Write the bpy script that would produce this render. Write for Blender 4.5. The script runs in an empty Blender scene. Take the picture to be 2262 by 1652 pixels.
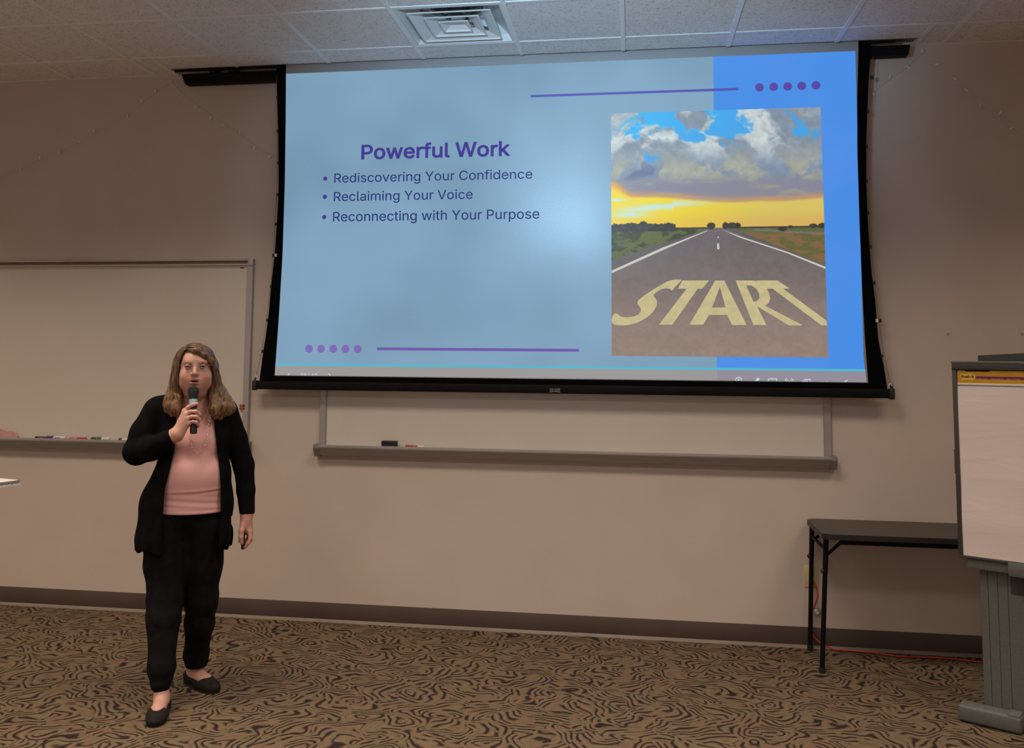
import bpy, bmesh, math, random
import numpy as np
from mathutils import Vector, Matrix
from mathutils.geometry import delaunay_2d_cdt

# ------------------------------------------------------------------ camera, world, light, exposure
SC = bpy.context.scene
COL = SC.collection
FOC, PX, PY = 2035.8, 1084.9, 608.2          # focal length and principal point for a 2262 x 1652 frame
YAW, PITCH, ROLL = .1527, .0875, -.0084
CAM = np.array([3.7041, -5.5451, 1.6128])
HC = 3.4374                                   # ceiling height
_cy, _sy, _cp, _sp, _cr, _sr = math.cos(YAW), math.sin(YAW), math.cos(PITCH), math.sin(PITCH), math.cos(ROLL), math.sin(ROLL)
ROT = (np.array([[_cy, -_sy, 0], [_sy, _cy, 0], [0, 0, 1]]) @ np.array([[1, 0, 0], [0, _cp, -_sp], [0, _sp, _cp]])
       @ np.array([[_cr, 0, _sr], [0, 1, 0], [-_sr, 0, _cr]]))
cam = bpy.data.cameras.new('camera')
cam_ob = bpy.data.objects.new('camera', cam)
COL.objects.link(cam_ob)
SC.camera = cam_ob
cam.sensor_fit = 'HORIZONTAL'
cam.sensor_width = 36
cam.lens = FOC / 2262 * 36
cam.shift_x = (1131 - PX) / 2262
cam.shift_y = (PY - 826) / 2262
cam.clip_start = .05
r_, f_, u_ = ROT[:, 0], ROT[:, 1], ROT[:, 2]
cam_ob.matrix_world = Matrix(((r_[0], u_[0], -f_[0], CAM[0]), (r_[1], u_[1], -f_[1], CAM[1]), (r_[2], u_[2], -f_[2], CAM[2]), (0, 0, 0, 1)))

SC.view_settings.view_transform = 'Standard'
SC.view_settings.look = 'None'
SC.view_settings.gamma = 1
SC.view_settings.use_curve_mapping = False
SC.view_settings.exposure = 0.0

world = bpy.data.worlds.new('world')
SC.world = world
world.use_nodes = True
world.node_tree.nodes['Background'].inputs[0].default_value = (.9, .8, .7, 1)
world.node_tree.nodes['Background'].inputs[1].default_value = .02


def area_light(name, loc, sx, sy, power, col, spread):
    l = bpy.data.lights.new(name, 'AREA')
    l.shape = 'RECTANGLE'
    l.size, l.size_y = sx, sy
    l.energy = power
    l.color = col
    l.spread = math.radians(spread)
    o = bpy.data.objects.new(name, l)
    o.location = loc
    COL.objects.link(o)
    return o


WARM = (1, .80, .60)
for lx in (-1.22, 1.22, 3.66, 6.1):           # troffers in the ceiling, first row two and a half tiles off the wall
    area_light('ceiling_troffer', (lx, -1.87, HC - .012), 1.17, .56, 25 if lx < 5 else 18, WARM, 122)
    area_light('ceiling_troffer', (lx, -4.31, HC - .012), 1.17, .56, 32 if lx < 5 else 24, (1, .82, .67), 132)
# added fill lamps before the plain back wall, brightening person and ceiling
for wx in (-.4, 2.9):
    w_ = area_light('rear_fill_light', (wx, -6.95, 1.75), 2.4, 1.5, 7.5, (.92, .95, 1), 170)
    w_.rotation_euler = (math.radians(90), 0, 0)
# the projector: hangs under the ceiling in front of the screen
pl = bpy.data.lights.new('projector_lamp', 'SPOT')
pl.energy = 26
pl.color = (.78, .88, 1)
pl.spot_size = math.radians(62)
pl.spot_blend = .25
pl.shadow_soft_size = .035
po = bpy.data.objects.new('projector_lamp', pl)
po.location = (3.17, -3.9, 3.2)
po.rotation_euler = (Vector((3.27, -.09, 2.45)) - Vector(po.location)).to_track_quat('-Z', 'Y').to_euler()
COL.objects.link(po)
# added bluish fill spot that brightens the tiles in front of the screen
ql = bpy.data.lights.new('ceiling_fill_light', 'SPOT')
ql.energy = 270
ql.color = (.42, .72, 1)
ql.spot_size = math.radians(70)
ql.spot_blend = 1
ql.shadow_soft_size = .06
qo = bpy.data.objects.new('ceiling_fill_light', ql)
qo.location = (3.17, -3.3, 2.8)
qo.rotation_euler = (Vector((3.40, -.45, HC + .25)) - Vector(qo.location)).to_track_quat('-Z', 'Y').to_euler()
COL.objects.link(qo)


# ------------------------------------------------------------------ helpers
def ray(px, py):
    return ROT @ np.array([(px - PX) / FOC, 1, -(py - PY) / FOC])


def on_y(px, py, y):
    d = ray(px, py)
    return Vector(CAM + d * (y - CAM[1]) / d[1])


def on_z(px, py, z):
    d = ray(px, py)
    return Vector(CAM + d * (z - CAM[2]) / d[2])


def lin(c):
    c = c / 255
    return c / 12.92 if c <= .04045 else ((c + .055) / 1.055) ** 2.4


def rgb(r, g, b):
    return (lin(r), lin(g), lin(b), 1)


def mat(name, col=(.5, .5, .5, 1), rough=.6, metal=0, spec=.5, emit=None, est=1.0):
    m = bpy.data.materials.new(name)
    m.use_nodes = True
    b = m.node_tree.nodes['Principled BSDF']
    b.inputs['Base Color'].default_value = col
    b.inputs['Roughness'].default_value = rough
    b.inputs['Metallic'].default_value = metal
    b.inputs['Specular IOR Level'].default_value = spec
    if emit:
        b.inputs['Emission Color'].default_value = emit
        b.inputs['Emission Strength'].default_value = est
    return m


def nd(m, kind, **kw):
    n = m.node_tree.nodes.new(kind)
    for k, v in kw.items():
        if hasattr(n, k):
            setattr(n, k, v)
        else:
            n.inputs[k.replace('_', ' ')].default_value = v
    return n


def lk(m, a, ao, b, bi):
    m.node_tree.links.new(a.outputs[ao], b.inputs[bi])


def coords(m, scale=(1, 1, 1), kind='Object'):
    tc = nd(m, 'ShaderNodeTexCoord')
    mp = nd(m, 'ShaderNodeMapping')
    mp.inputs['Scale'].default_value = scale
    lk(m, tc, kind, mp, 'Vector')
    return mp


def ramp(m, src, out, stops):
    r = nd(m, 'ShaderNodeValToRGB')
    while len(r.color_ramp.elements) < len(stops):
        r.color_ramp.elements.new(.5)
    for e, (p, c) in zip(r.color_ramp.elements, stops):
        e.position = p
        e.color = c
    lk(m, src, out, r, 'Fac')
    return r


def mottled(name, c1, c2, scale, rough=.6, bump=.0, bscale=None, detail=4, spec=.5, metal=0, stretch=(1, 1, 1), lo=.35, hi=.65, kind='Object'):
    """plain material whose colour drifts between two near tones, with fine relief"""
    m = mat(name, c1, rough, metal, spec)
    b = m.node_tree.nodes['Principled BSDF']
    mp = coords(m, stretch, kind)
    n = nd(m, 'ShaderNodeTexNoise', Scale=scale, Detail=detail)
    lk(m, mp, 0, n, 'Vector')
    r = ramp(m, n, 'Fac', [(lo, c1), (hi, c2)])
    lk(m, r, 0, b, 'Base Color')
    if bump:
        n2 = nd(m, 'ShaderNodeTexNoise', Scale=bscale or scale * 6, Detail=3)
        lk(m, mp, 0, n2, 'Vector')
        bp = nd(m, 'ShaderNodeBump', Strength=bump, Distance=.004)
        lk(m, n2, 'Fac', bp, 'Height')
        lk(m, bp, 0, b, 'Normal')
    return m


def mesh(name, verts, faces, m=None, parent=None, smooth=False, loc=None):
    me = bpy.data.meshes.new(name)
    me.from_pydata([tuple(v) for v in verts], [], faces)
    me.update()
    if smooth:
        me.polygons.foreach_set('use_smooth', [True] * len(me.polygons))
    if m:
        me.materials.append(m)
    o = bpy.data.objects.new(name, me)
    if loc:
        o.location = loc
    COL.objects.link(o)
    if parent:
        o.parent = parent
    return o


def from_bm(name, bm, m=None, parent=None, smooth=False, loc=None, auto=None):
    bmesh.ops.recalc_face_normals(bm, faces=bm.faces)
    me = bpy.data.meshes.new(name)
    bm.to_mesh(me)
    bm.free()
    if smooth:
        me.polygons.foreach_set('use_smooth', [True] * len(me.polygons))
    if auto:
        me.polygons.foreach_set('use_smooth', [True] * len(me.polygons))
        me.set_sharp_from_angle(angle=math.radians(auto))
    if m:
        me.materials.append(m)
    o = bpy.data.objects.new(name, me)
    if loc:
        o.location = loc
    COL.objects.link(o)
    if parent:
        o.parent = parent
    return o


def tag(o, label, cat, group=None, kind=None):
    o['label'] = label
    o['category'] = cat
    if group:
        o['group'] = group
    if kind:
        o['kind'] = kind
    return o


def thing(name, label, cat, loc=(0, 0, 0), rz=0, group=None):
    o = bpy.data.objects.new(name, None)
    o.empty_display_size = .05
    o.location = loc
    o.rotation_euler = (0, 0, rz)
    COL.objects.link(o)
    return tag(o, label, cat, group)


def add_box(bm, lo, hi, bev=0, seg=2, M=None):
    vs = [bm.verts.new(v) for v in ((lo[0], lo[1], lo[2]), (hi[0], lo[1], lo[2]), (hi[0], hi[1], lo[2]), (lo[0], hi[1], lo[2]),
                                    (lo[0], lo[1], hi[2]), (hi[0], lo[1], hi[2]), (hi[0], hi[1], hi[2]), (lo[0], hi[1], hi[2]))]
    fs = [bm.faces.new([vs[i] for i in q]) for q in ((0, 3, 2, 1), (4, 5, 6, 7), (0, 1, 5, 4), (1, 2, 6, 5), (2, 3, 7, 6), (3, 0, 4, 7))]
    if M is not None:
        bmesh.ops.transform(bm, matrix=M, verts=vs)
    if bev:
        es = list({e for f in fs for e in f.edges})
        bmesh.ops.bevel(bm, geom=es, offset=bev, segments=seg, affect='EDGES', profile=.5)


def box(name, lo, hi, m, parent=None, bev=0, seg=2, loc=None):
    bm = bmesh.new()
    add_box(bm, lo, hi, bev, seg)
    return from_bm(name, bm, m, parent, loc=loc, auto=40 if bev else None)


def add_tube(bm, pts, rad, n=10, cap=True):
    pts = [Vector(p) for p in pts]
    if not hasattr(rad, '__len__'):
        rad = [rad] * len(pts)
    rings = []
    ref = None
    for i, p in enumerate(pts):
        d = (pts[min(i + 1, len(pts) - 1)] - pts[max(i - 1, 0)]).normalized()
        if ref is None:
            ref = Vector((0, 0, 1)) if abs(d.z) < .9 else Vector((1, 0, 0))
        s = d.cross(ref).normalized()
        t = s.cross(d).normalized()
        ref = t
        rings.append([bm.verts.new(p + (s * math.cos(a) + t * math.sin(a)) * rad[i]) for a in [2 * math.pi * k / n for k in range(n)]])
    for a, b in zip(rings, rings[1:]):
        for k in range(n):
            bm.faces.new((a[k], a[(k + 1) % n], b[(k + 1) % n], b[k]))
    if cap:
        bm.faces.new(rings[0][::-1])
        bm.faces.new(rings[-1])


def tube(name, pts, rad, m, parent=None, n=10, loc=None):
    bm = bmesh.new()
    add_tube(bm, pts, rad, n)
    return from_bm(name, bm, m, parent, loc=loc, auto=50)


def smooth_path(pts, n=8):
    P = [Vector(p) for p in pts]
    out = []
    for i in range(len(P) - 1):
        p0, p1, p2, p3 = P[max(i - 1, 0)], P[i], P[i + 1], P[min(i + 2, len(P) - 1)]
        for k in range(n):
            t = k / n
            out.append(.5 * ((2 * p1) + (p2 - p0) * t + (2 * p0 - 5 * p1 + 4 * p2 - p3) * t * t + (3 * p1 - p0 - 3 * p2 + p3) * t ** 3))
    out.append(P[-1])
    return out


def add_lathe(bm, prof, n=20, M=None):
    rings = []
    for r, z in prof:
        rings.append([bm.verts.new((r * math.cos(2 * math.pi * k / n), r * math.sin(2 * math.pi * k / n), z)) for k in range(n)])
    for a, b in zip(rings, rings[1:]):
        for k in range(n):
            bm.faces.new((a[k], a[(k + 1) % n], b[(k + 1) % n], b[k]))
    bm.faces.new(rings[0][::-1])
    bm.faces.new(rings[-1])
    if M is not None:
        bmesh.ops.transform(bm, matrix=M, verts=[v for r in rings for v in r])


def copy_to(o, parent, loc):
    c = o.copy()
    COL.objects.link(c)
    c.parent = parent
    c.location = loc
    return c


def poly(name, pts, m, parent, y, holes=(), thick=.0008):
    """flat printed shape standing in a plane parallel to the front wall: pts are (x, z)"""
    bm = bmesh.new()
    es = []
    for loop in [pts] + list(holes):
        vs = [bm.verts.new((p[0], y, p[1])) for p in loop]
        es += [bm.edges.new((vs[i], vs[(i + 1) % len(vs)])) for i in range(len(vs))]
    bmesh.ops.triangle_fill(bm, use_beauty=True, edges=es)
    for f in bm.faces:
        if f.normal.y > 0:
            f.normal_flip()
    me = bpy.data.meshes.new(name)
    bm.to_mesh(me)
    bm.free()
    me.materials.append(m)
    o = bpy.data.objects.new(name, me)
    COL.objects.link(o)
    o.parent = parent
    return o


try:                                            # the sans serif face that ships inside Blender itself
    import os
    FONT = bpy.data.fonts.load(os.path.join(bpy.utils.system_resource('DATAFILES'), 'fonts', 'Inter.woff2'))
except Exception:
    FONT = None


def text_verts(s, offset=0.0, spacing=1.0, shear=0.0):
    cu = bpy.data.curves.new('tmp', 'FONT')
    if FONT:
        cu.font = FONT
    cu.body = s
    cu.space_character = spacing
    cu.shear = shear
    cu.resolution_u = 3
    cu.fill_mode = 'NONE'
    o = bpy.data.objects.new('tmp', cu)
    COL.objects.link(o)
    bpy.context.view_layer.update()
    dg = bpy.context.evaluated_depsgraph_get()
    me = bpy.data.meshes.new_from_object(o.evaluated_get(dg))
    P_ = [tuple(x.co)[:2] for x in me.vertices]
    nxt = {}
    for e in me.edges:
        a, b_ = e.vertices
        nxt.setdefault(a, []).append(b_)
        nxt.setdefault(b_, []).append(a)
    bpy.data.objects.remove(o)
    bpy.data.curves.remove(cu)
    bpy.data.meshes.remove(me)
    # walk the outlines, then keep the areas with a non-zero winding number
    seen, loops = set(), []
    for st in range(len(P_)):
        if st in seen or st not in nxt:
            continue
        lp, prev, cur = [st], None, st
        seen.add(st)
        while True:
            c = [q for q in nxt[cur] if q != prev and (q not in seen)]
            if not c:
                break
            q = min(c) if prev is None else c[0]
            lp.append(q)
            seen.add(q)
            prev, cur = cur, q
        if len(lp) > 2:
            loops.append(lp)
    area = lambda lp: sum(P_[lp[i]][0] * P_[lp[(i + 1) % len(lp)]][1] - P_[lp[(i + 1) % len(lp)]][0] * P_[lp[i]][1] for i in range(len(lp)))
    sg = [1 if area(lp) > 0 else -1 for lp in loops]
    big = max(range(len(loops)), key=lambda i: abs(area(loops[i])))
    lps = [lp if s_ > 0 else lp[::-1] for lp, s_ in zip(loops, sg)]
    vo, _, fo, _, _, of_ = delaunay_2d_cdt([Vector(p) for p in P_], [], lps, 1, 1e-5)
    v = [(q.x, q.y, 0) for q in vo]
    f = [tuple(q) for q, src in zip(fo, of_) if sum(sg[i] for i in src) != 0]
    if offset > 0:                              # embolden: a thin band of the same print along every outline
        w = offset
        for lp in loops:
            for i, a in enumerate(lp):
                p, q = Vector(P_[lp[i - 1]]), Vector(P_[a])
                d = q - p
                if d.length > 1e-7:
                    n = Vector((-d.y, d.x)).normalized() * w
                    b0 = len(v)
                    v += [(c.x, c.y, 0) for c in (p - n, q - n, q + n, p + n)]
                    f.append((b0, b0 + 1, b0 + 2, b0 + 3))
                b0 = len(v)
                v += [(q.x + w * math.cos(t * math.pi / 4), q.y + w * math.sin(t * math.pi / 4), 0) for t in range(8)]
                f.append(tuple(range(b0, b0 + 8)))
    return v, f


def lettering(name, s, x0, x1, zb, zt, y, m, parent, offset=0.0, cap='H', M=None, spacing=1.0, shear=0.0):
    """text in the XZ plane: left x0 to right x1, baseline zb, capital height up to zt"""
    v, f = text_verts(s, offset, spacing, shear)
    hv, _ = text_verts(cap, offset)
    hc = max(q[1] for q in hv)
    a, b = min(q[0] for q in v), max(q[0] for q in v)
    sx, sz = (x1 - x0) / (b - a), (zt - zb) / hc
    V = [(x0 + (q[0] - a) * sx, y, zb + q[1] * sz) for q in v]
    words = s.split(' ') if len(s) > 8 else [s]
    if len(words) == 1:
        return mesh(name, V, f, m, parent)
    ends, first = [], ''
    for w in words:                             # each word a piece of its own
        first = (first + ' ' + w) if first else w
        ends.append(max(q[0] for q in text_verts(first, offset, spacing, shear)[0]) + .04)
    ends[-1] += 9
    own = [next(k for k, e in enumerate(ends) if q[0] <= e) for q in v]
    for k in range(len(words)):
        idx = {i: n for n, i in enumerate([i for i in range(len(v)) if own[i] == k])}
        out = mesh(name, [V[i] for i in idx], [tuple(idx[i] for i in q) for q in f if all(i in idx for i in q)], m, parent)
    return out


# ------------------------------------------------------------------ materials
M = {}
M['wall'] = mottled('wall_paint', (.60, .515, .462, 1), (.63, .54, .482, 1), 3, .75, .12, 260, spec=.25)
M['ceil_tee'] = mottled('tee_enamel', (.82, .82, .81, 1), (.86, .86, .85, 1), 5, .4, spec=.4)
M['base'] = mottled('vinyl_base', (.085, .060, .052, 1), (.097, .069, .060, 1), 6, .5, .05, 90)
M['strip'] = mottled('cove_toe', (.24, .19, .15, 1), (.20, .16, .125, 1), 8, .5)
M['board'] = mottled('board_enamel', (.67, .625, .565, 1), (.70, .65, .585, 1), 2, .35, spec=.35)
M['alu'] = mottled('anodised_aluminium', (.47, .44, .42, 1), (.52, .49, .47, 1), 40, .42, metal=.55, stretch=(.2, 1, 8))
M['alu_dark'] = mottled('dark_aluminium', (.16, .12, .10, 1), (.2, .15, .12, 1), 30, .5, metal=.3)  # darker aluminium for the rail groove and the screen case
M['black'] = mottled('black_paint', (.004, .004, .005, 1), (.006, .006, .007, 1), 20, .6, spec=.15)
M['black_fabric'] = mottled('black_screen_vinyl', (.0015, .0015, .0030, 1), (.0025, .0025, .0042, 1), 9, .8, spec=.06)
M['tabletop'] = mottled('dark_walnut_laminate', (.034, .026, .024, 1), (.048, .038, .034, 1), 12, .38, spec=.4, stretch=(.4, 3, 1))
M['easel'] = mottled('charcoal_plastic', (.046, .046, .045, 1), (.056, .056, .054, 1), 60, .5, .15, 500)
M['easel_base'] = mottled('grey_green_plastic', (.115, .122, .116, 1), (.135, .142, .134, 1), 70, .55, .2, 500)
M['white_plastic'] = mottled('white_plastic', (.75, .73, .70, 1), (.8, .78, .75, 1), 10, .4)
M['ivory'] = mottled('ivory_plastic', (.62, .50, .28, 1), (.66, .54, .31, 1), 14, .4)
M['red_cable'] = mottled('red_cable_jacket', (.50, .035, .028, 1), (.56, .045, .035, 1), 20, .45)
M['steel'] = mottled('steel', (.5, .48, .45, 1), (.6, .58, .55, 1), 30, .35, metal=.9)
M['black_plastic'] = mottled('black_plastic', (.012, .012, .014, 1), (.018, .018, .02, 1), 60, .45)

# fissured acoustic tile
m = M['tile'] = mat('fissured_tile', (.84, .83, .82, 1), .9, spec=.1)
b = m.node_tree.nodes['Principled BSDF']
mp = coords(m, (1, 1, 1), 'Object')
inf = nd(m, 'ShaderNodeObjectInfo')
sh = nd(m, 'ShaderNodeVectorMath', operation='MULTIPLY_ADD')
lk(m, inf, 'Random', sh, 0)
sh.inputs[1].default_value = (37, 53, 0)
lk(m, mp, 0, sh, 2)
n1 = nd(m, 'ShaderNodeTexNoise', Scale=70, Detail=2, Distortion=1.8)
lk(m, sh, 0, n1, 'Vector')
r1 = ramp(m, n1, 'Fac', [(.37, (.52, .51, .50, 1)), (.43, (.84, .82, .80, 1))])
n2 = nd(m, 'ShaderNodeTexNoise', Scale=9, Detail=3)
lk(m, sh, 0, n2, 'Vector')
r2 = ramp(m, n2, 'Fac', [(.3, (.94, .94, .94, 1)), (.7, (1, 1, 1, 1))])
mx = nd(m, 'ShaderNodeMix', data_type='RGBA', blend_type='MULTIPLY')
mx.inputs['Factor'].default_value = 1
m.node_tree.links.new(r1.outputs[0], mx.inputs[6])
m.node_tree.links.new(r2.outputs[0], mx.inputs[7])
m.node_tree.links.new(mx.outputs[2], b.inputs['Base Color'])
bp = nd(m, 'ShaderNodeBump', Strength=.6, Distance=.002)
lk(m, n1, 'Fac', bp, 'Height')
lk(m, bp, 0, b, 'Normal')

# carpet: scrolled feather-like strokes = contour lines of a warped noise field
m = M['carpet'] = mat('scroll_carpet', (.1, .08, .05, 1), .95, spec=.05)
b = m.node_tree.nodes['Principled BSDF']
mp = coords(m, (1, 1, 1))
def warp(src, out, scale, amt, detail=1.0):
    a = nd(m, 'ShaderNodeTexNoise', Scale=scale, Detail=detail)
    lk(m, src, out, a, 'Vector')
    c = nd(m, 'ShaderNodeVectorMath', operation='SUBTRACT')
    lk(m, a, 'Color', c, 0)
    c.inputs[1].default_value = (.5, .5, .5)
    d = nd(m, 'ShaderNodeVectorMath', operation='MULTIPLY_ADD')
    lk(m, c, 0, d, 0)
    d.inputs[1].default_value = (amt, amt, 0)
    lk(m, src, out, d, 2)
    return d


w1 = warp(mp, 0, 5.5, .20)
vor = nd(m, 'ShaderNodeTexVoronoi', Scale=1, Randomness=.9, voronoi_dimensions='2D', feature='F1')
sc_ = nd(m, 'ShaderNodeVectorMath', operation='MULTIPLY')
lk(m, w1, 0, sc_, 0)
sc_.inputs[1].default_value = (5.4, 6.0, 1)
lk(m, sc_, 0, vor, 'Vector')
# arcs round a point beside each cell's centre
df = nd(m, 'ShaderNodeVectorMath', operation='SUBTRACT')
lk(m, sc_, 0, df, 0)
lk(m, vor, 'Position', df, 1)
cc = nd(m, 'ShaderNodeVectorMath', operation='SUBTRACT')
lk(m, vor, 'Color', cc, 0)
cc.inputs[1].default_value = (.5, .5, .5)
of = nd(m, 'ShaderNodeVectorMath', operation='MULTIPLY_ADD')
lk(m, cc, 0, of, 0)
of.inputs[1].default_value = (2.1, 1.7, 0)
lk(m, df, 0, of, 2)
ds = nd(m, 'ShaderNodeVectorMath', operation='MULTIPLY')
lk(m, of, 0, ds, 0)
ds.inputs[1].default_value = (.85, 1.0, 0)
ln = nd(m, 'ShaderNodeVectorMath', operation='LENGTH')
lk(m, ds, 0, ln, 0)
nz = nd(m, 'ShaderNodeTexNoise', Scale=9, Detail=1)
lk(m, mp, 0, nz, 'Vector')
na = nd(m, 'ShaderNodeMath', operation='MULTIPLY_ADD')
lk(m, nz, 'Fac', na, 0)
na.inputs[1].default_value = 9
ls_ = nd(m, 'ShaderNodeMath', operation='MULTIPLY')
m.node_tree.links.new(ln.outputs['Value'], ls_.inputs[0])
ls_.inputs[1].default_value = 36
lk(m, ls_, 0, na, 2)
sn = na
jit = nd(m, 'ShaderNodeTexNoise', Scale=210, Detail=2)
lk(m, mp, 0, jit, 'Vector')
ja = nd(m, 'ShaderNodeMath', operation='MULTIPLY_ADD')
lk(m, jit, 'Fac', ja, 0)
ja.inputs[1].default_value = 2.4
lk(m, sn, 0, ja, 2)
si = nd(m, 'ShaderNodeMath', operation='SINE')
lk(m, ja, 0, si, 0)
hf = nd(m, 'ShaderNodeMath', operation='MULTIPLY_ADD')
lk(m, si, 0, hf, 0)
hf.inputs[1].default_value = .5
hf.inputs[2].default_value = .5
fd = nd(m, 'ShaderNodeTexNoise', Scale=15, Detail=1)
lk(m, w1, 0, fd, 'Vector')
fr = ramp(m, fd, 'Fac', [(.51, (0, 0, 0, 1)), (.60, (.60, .60, .60, 1))])
fm = nd(m, 'ShaderNodeMath', operation='MAXIMUM')
lk(m, hf, 0, fm, 0)
lk(m, fr, 0, fm, 1)
hf = fm
rc = ramp(m, hf, 0, [(.08, (.034, .025, .027, 1)), (.23, (.062, .045, .040, 1)), (.36, (.150, .108, .072, 1)), (.8, (.205, .150, .098, 1))])
pile = nd(m, 'ShaderNodeTexNoise', Scale=420, Detail=1)
lk(m, mp, 0, pile, 'Vector')
rp = ramp(m, pile, 'Fac', [(.25, (.6, .6, .6, 1)), (.75, (1.25, 1.25, 1.25, 1))])
tone = nd(m, 'ShaderNodeTexNoise', Scale=14, Detail=2)
lk(m, mp, 0, tone, 'Vector')
rt_ = ramp(m, tone, 'Fac', [(.38, (1.07, .96, .97, 1)), (.62, (.95, 1.03, .96, 1))])
mx = nd(m, 'ShaderNodeMix', data_type='RGBA', blend_type='MULTIPLY')
mx.inputs['Factor'].default_value = 1
m.node_tree.links.new(rc.outputs[0], mx.inputs[6])
m.node_tree.links.new(rp.outputs[0], mx.inputs[7])
mx2 = nd(m, 'ShaderNodeMix', data_type='RGBA', blend_type='MULTIPLY')
mx2.inputs['Factor'].default_value = 1
m.node_tree.links.new(mx.outputs[2], mx2.inputs[6])
m.node_tree.links.new(rt_.outputs[0], mx2.inputs[7])
m.node_tree.links.new(mx2.outputs[2], b.inputs['Base Color'])
ba = nd(m, 'ShaderNodeMath', operation='MULTIPLY_ADD')
lk(m, pile, 'Fac', ba, 0)
ba.inputs[1].default_value = .8
lk(m, hf, 0, ba, 2)
bp = nd(m, 'ShaderNodeBump', Strength=.7, Distance=.004)
lk(m, ba, 0, bp, 'Height')
lk(m, bp, 0, b, 'Normal')

# ------------------------------------------------------------------ room shell
T = .6096
X0, X1, Y1 = -4 * T, 12 * T, -.3493 - 11 * T


def structure(o):
    o['kind'] = 'structure'
    return o


structure(box('wall_front', (X0 - .1, 0, 0), (X1 + .1, .1, HC + .3), M['wall']))
structure(box('wall_back', (X0 - .1, Y1 - .1, 0), (X1 + .1, Y1, HC + .3), M['wall']))
structure(box('wall_left', (X0 - .1, Y1, 0), (X0, 0, HC + .3), M['wall']))
structure(box('wall_right', (X1, Y1, 0), (X1 + .1, 0, HC + .3), M['wall']))
structure(box('floor', (X0 - .1, Y1 - .1, -.1), (X1 + .1, .1, 0), M['carpet']))
# cove base: vinyl strip and toe, the toe's highlight put into its pale colour
bf = structure(box('baseboard_front', (X0, -.008, .014), (X1, 0, .112), M['base'], bev=.002))
toe = mesh('toe', [(X0, -.022, 0), (X1, -.022, 0), (X1, -.020, .004), (X0, -.020, .004), (X1, -.0075, .016), (X0, -.0075, .016)],
           [(0, 1, 2, 3), (3, 2, 4, 5)], M['strip'], bf)
toe['label'] = 'toe of the vinyl base with a painted highlight'

ceil = structure(box('ceiling', (X0 - .1, Y1 - .1, HC + .28), (X1 + .1, .1, HC + .34), M['black_fabric']))
tile_src = {}


def ceiling_tile(x0, x1, y0, y1):
    w, d = round(x1 - x0, 4), round(y1 - y0, 4)
    loc = ((x0 + x1) / 2, (y0 + y1) / 2, HC + .003)
    if (w, d) in tile_src:
        copy_to(tile_src[(w, d)], ceil, loc)
    else:
        tile_src[(w, d)] = box('ceiling_tile', (-w / 2 + .004, -d / 2 + .004, 0), (w / 2 - .004, d / 2 - .004, .015), M['tile'], ceil, loc=loc)


def tee(lo, hi):
    return box('ceiling_tee', lo, hi, M['ceil_tee'], ceil)


SLOT0, SLOT1, SLOTY = .757, 5.336, -.118      # recess of the projection screen
yrows = [-.3493 - T * k for k in range(12)]
for n in range(-4, 12):
    xa, xb = n * T, (n + 1) * T
    for k in range(11):
        if n == 4 and k == 0:
            continue                            # the air diffuser sits here
        if k in (2, 3) and n in (-2, -3, 1, 2, 5, 6, 9, 10):
            pass
        ceiling_tile(xa, xb, yrows[k + 1], yrows[k])
    # cut tiles next to the wall
    if xb <= SLOT0 or xa >= SLOT1:
        ceiling_tile(xa, xb, yrows[0], 0)
    elif xa < SLOT0:
        ceiling_tile(xa, SLOT0, yrows[0], 0)
        ceiling_tile(SLOT0, xb, yrows[0], SLOTY)
    elif xb > SLOT1:
        ceiling_tile(xa, SLOT1, yrows[0], SLOTY)
        ceiling_tile(SLOT1, xb, yrows[0], 0)
    else:
        ceiling_tile(xa, xb, yrows[0], SLOTY)
for n in range(-4, 13):
    inside = SLOT0 < n * T < SLOT1
    tee((n * T - .012, Y1, HC - .002), (n * T + .012, SLOTY - .004 if inside else 0, HC + .022))
for k in range(12):
    tee((X0, yrows[k] - .012, HC - .0012), (X1, yrows[k] + .012, HC + .02))
for x in (SLOT0, SLOT1):
    tee((x - .012, yrows[0], HC - .0016), (x + .012, 0, HC + .03))
box('wall_angle', (X0, -.018, HC - .001), (SLOT0, 0, HC + .002), M['ceil_tee'], ceil)
box('wall_angle', (SLOT1, -.018, HC - .001), (X1, 0, HC + .002), M['ceil_tee'], ceil)

# ------------------------------------------------------------------ square ceiling diffuser
M['vent'] = mottled('vent_enamel', (.78, .78, .76, 1), (.82, .82, .80, 1), 5, .35, spec=.4)
M['duct'] = mottled('duct_black', (.012, .010, .009, 1), (.02, .017, .015, 1), 8, .6)
M['bracket'] = mottled('galvanised_bracket', (.16, .14, .12, 1), (.22, .2, .17, 1), 20, .5, metal=.4)
vx, vy = 4.5 * T, -.3493 - T / 2
vent = thing('ceiling_vent', 'white square louvred air diffuser set in the tile grid above the screen', 'vent', (vx, vy, HC))


def frustum(bm, h0, z0, h1, z1, th=.0025):
    """square skirt from half-size h0 at z0 to half-size h1 at z1, given a thickness"""
    loops = []
    for h, z in ((h0, z0), (h1, z1), (h1 - th, z1), (h0 - th, z0)):
        loops.append([bm.verts.new((sx * h, sy * h, z)) for sx, sy in ((-1, -1), (1, -1), (1, 1), (-1, 1))])
    for i in range(4):
        a, b_ = loops[i], loops[(i + 1) % 4]
        for k in range(4):
            bm.faces.new((a[k], a[(k + 1) % 4], b_[(k + 1) % 4], b_[k]))


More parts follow.
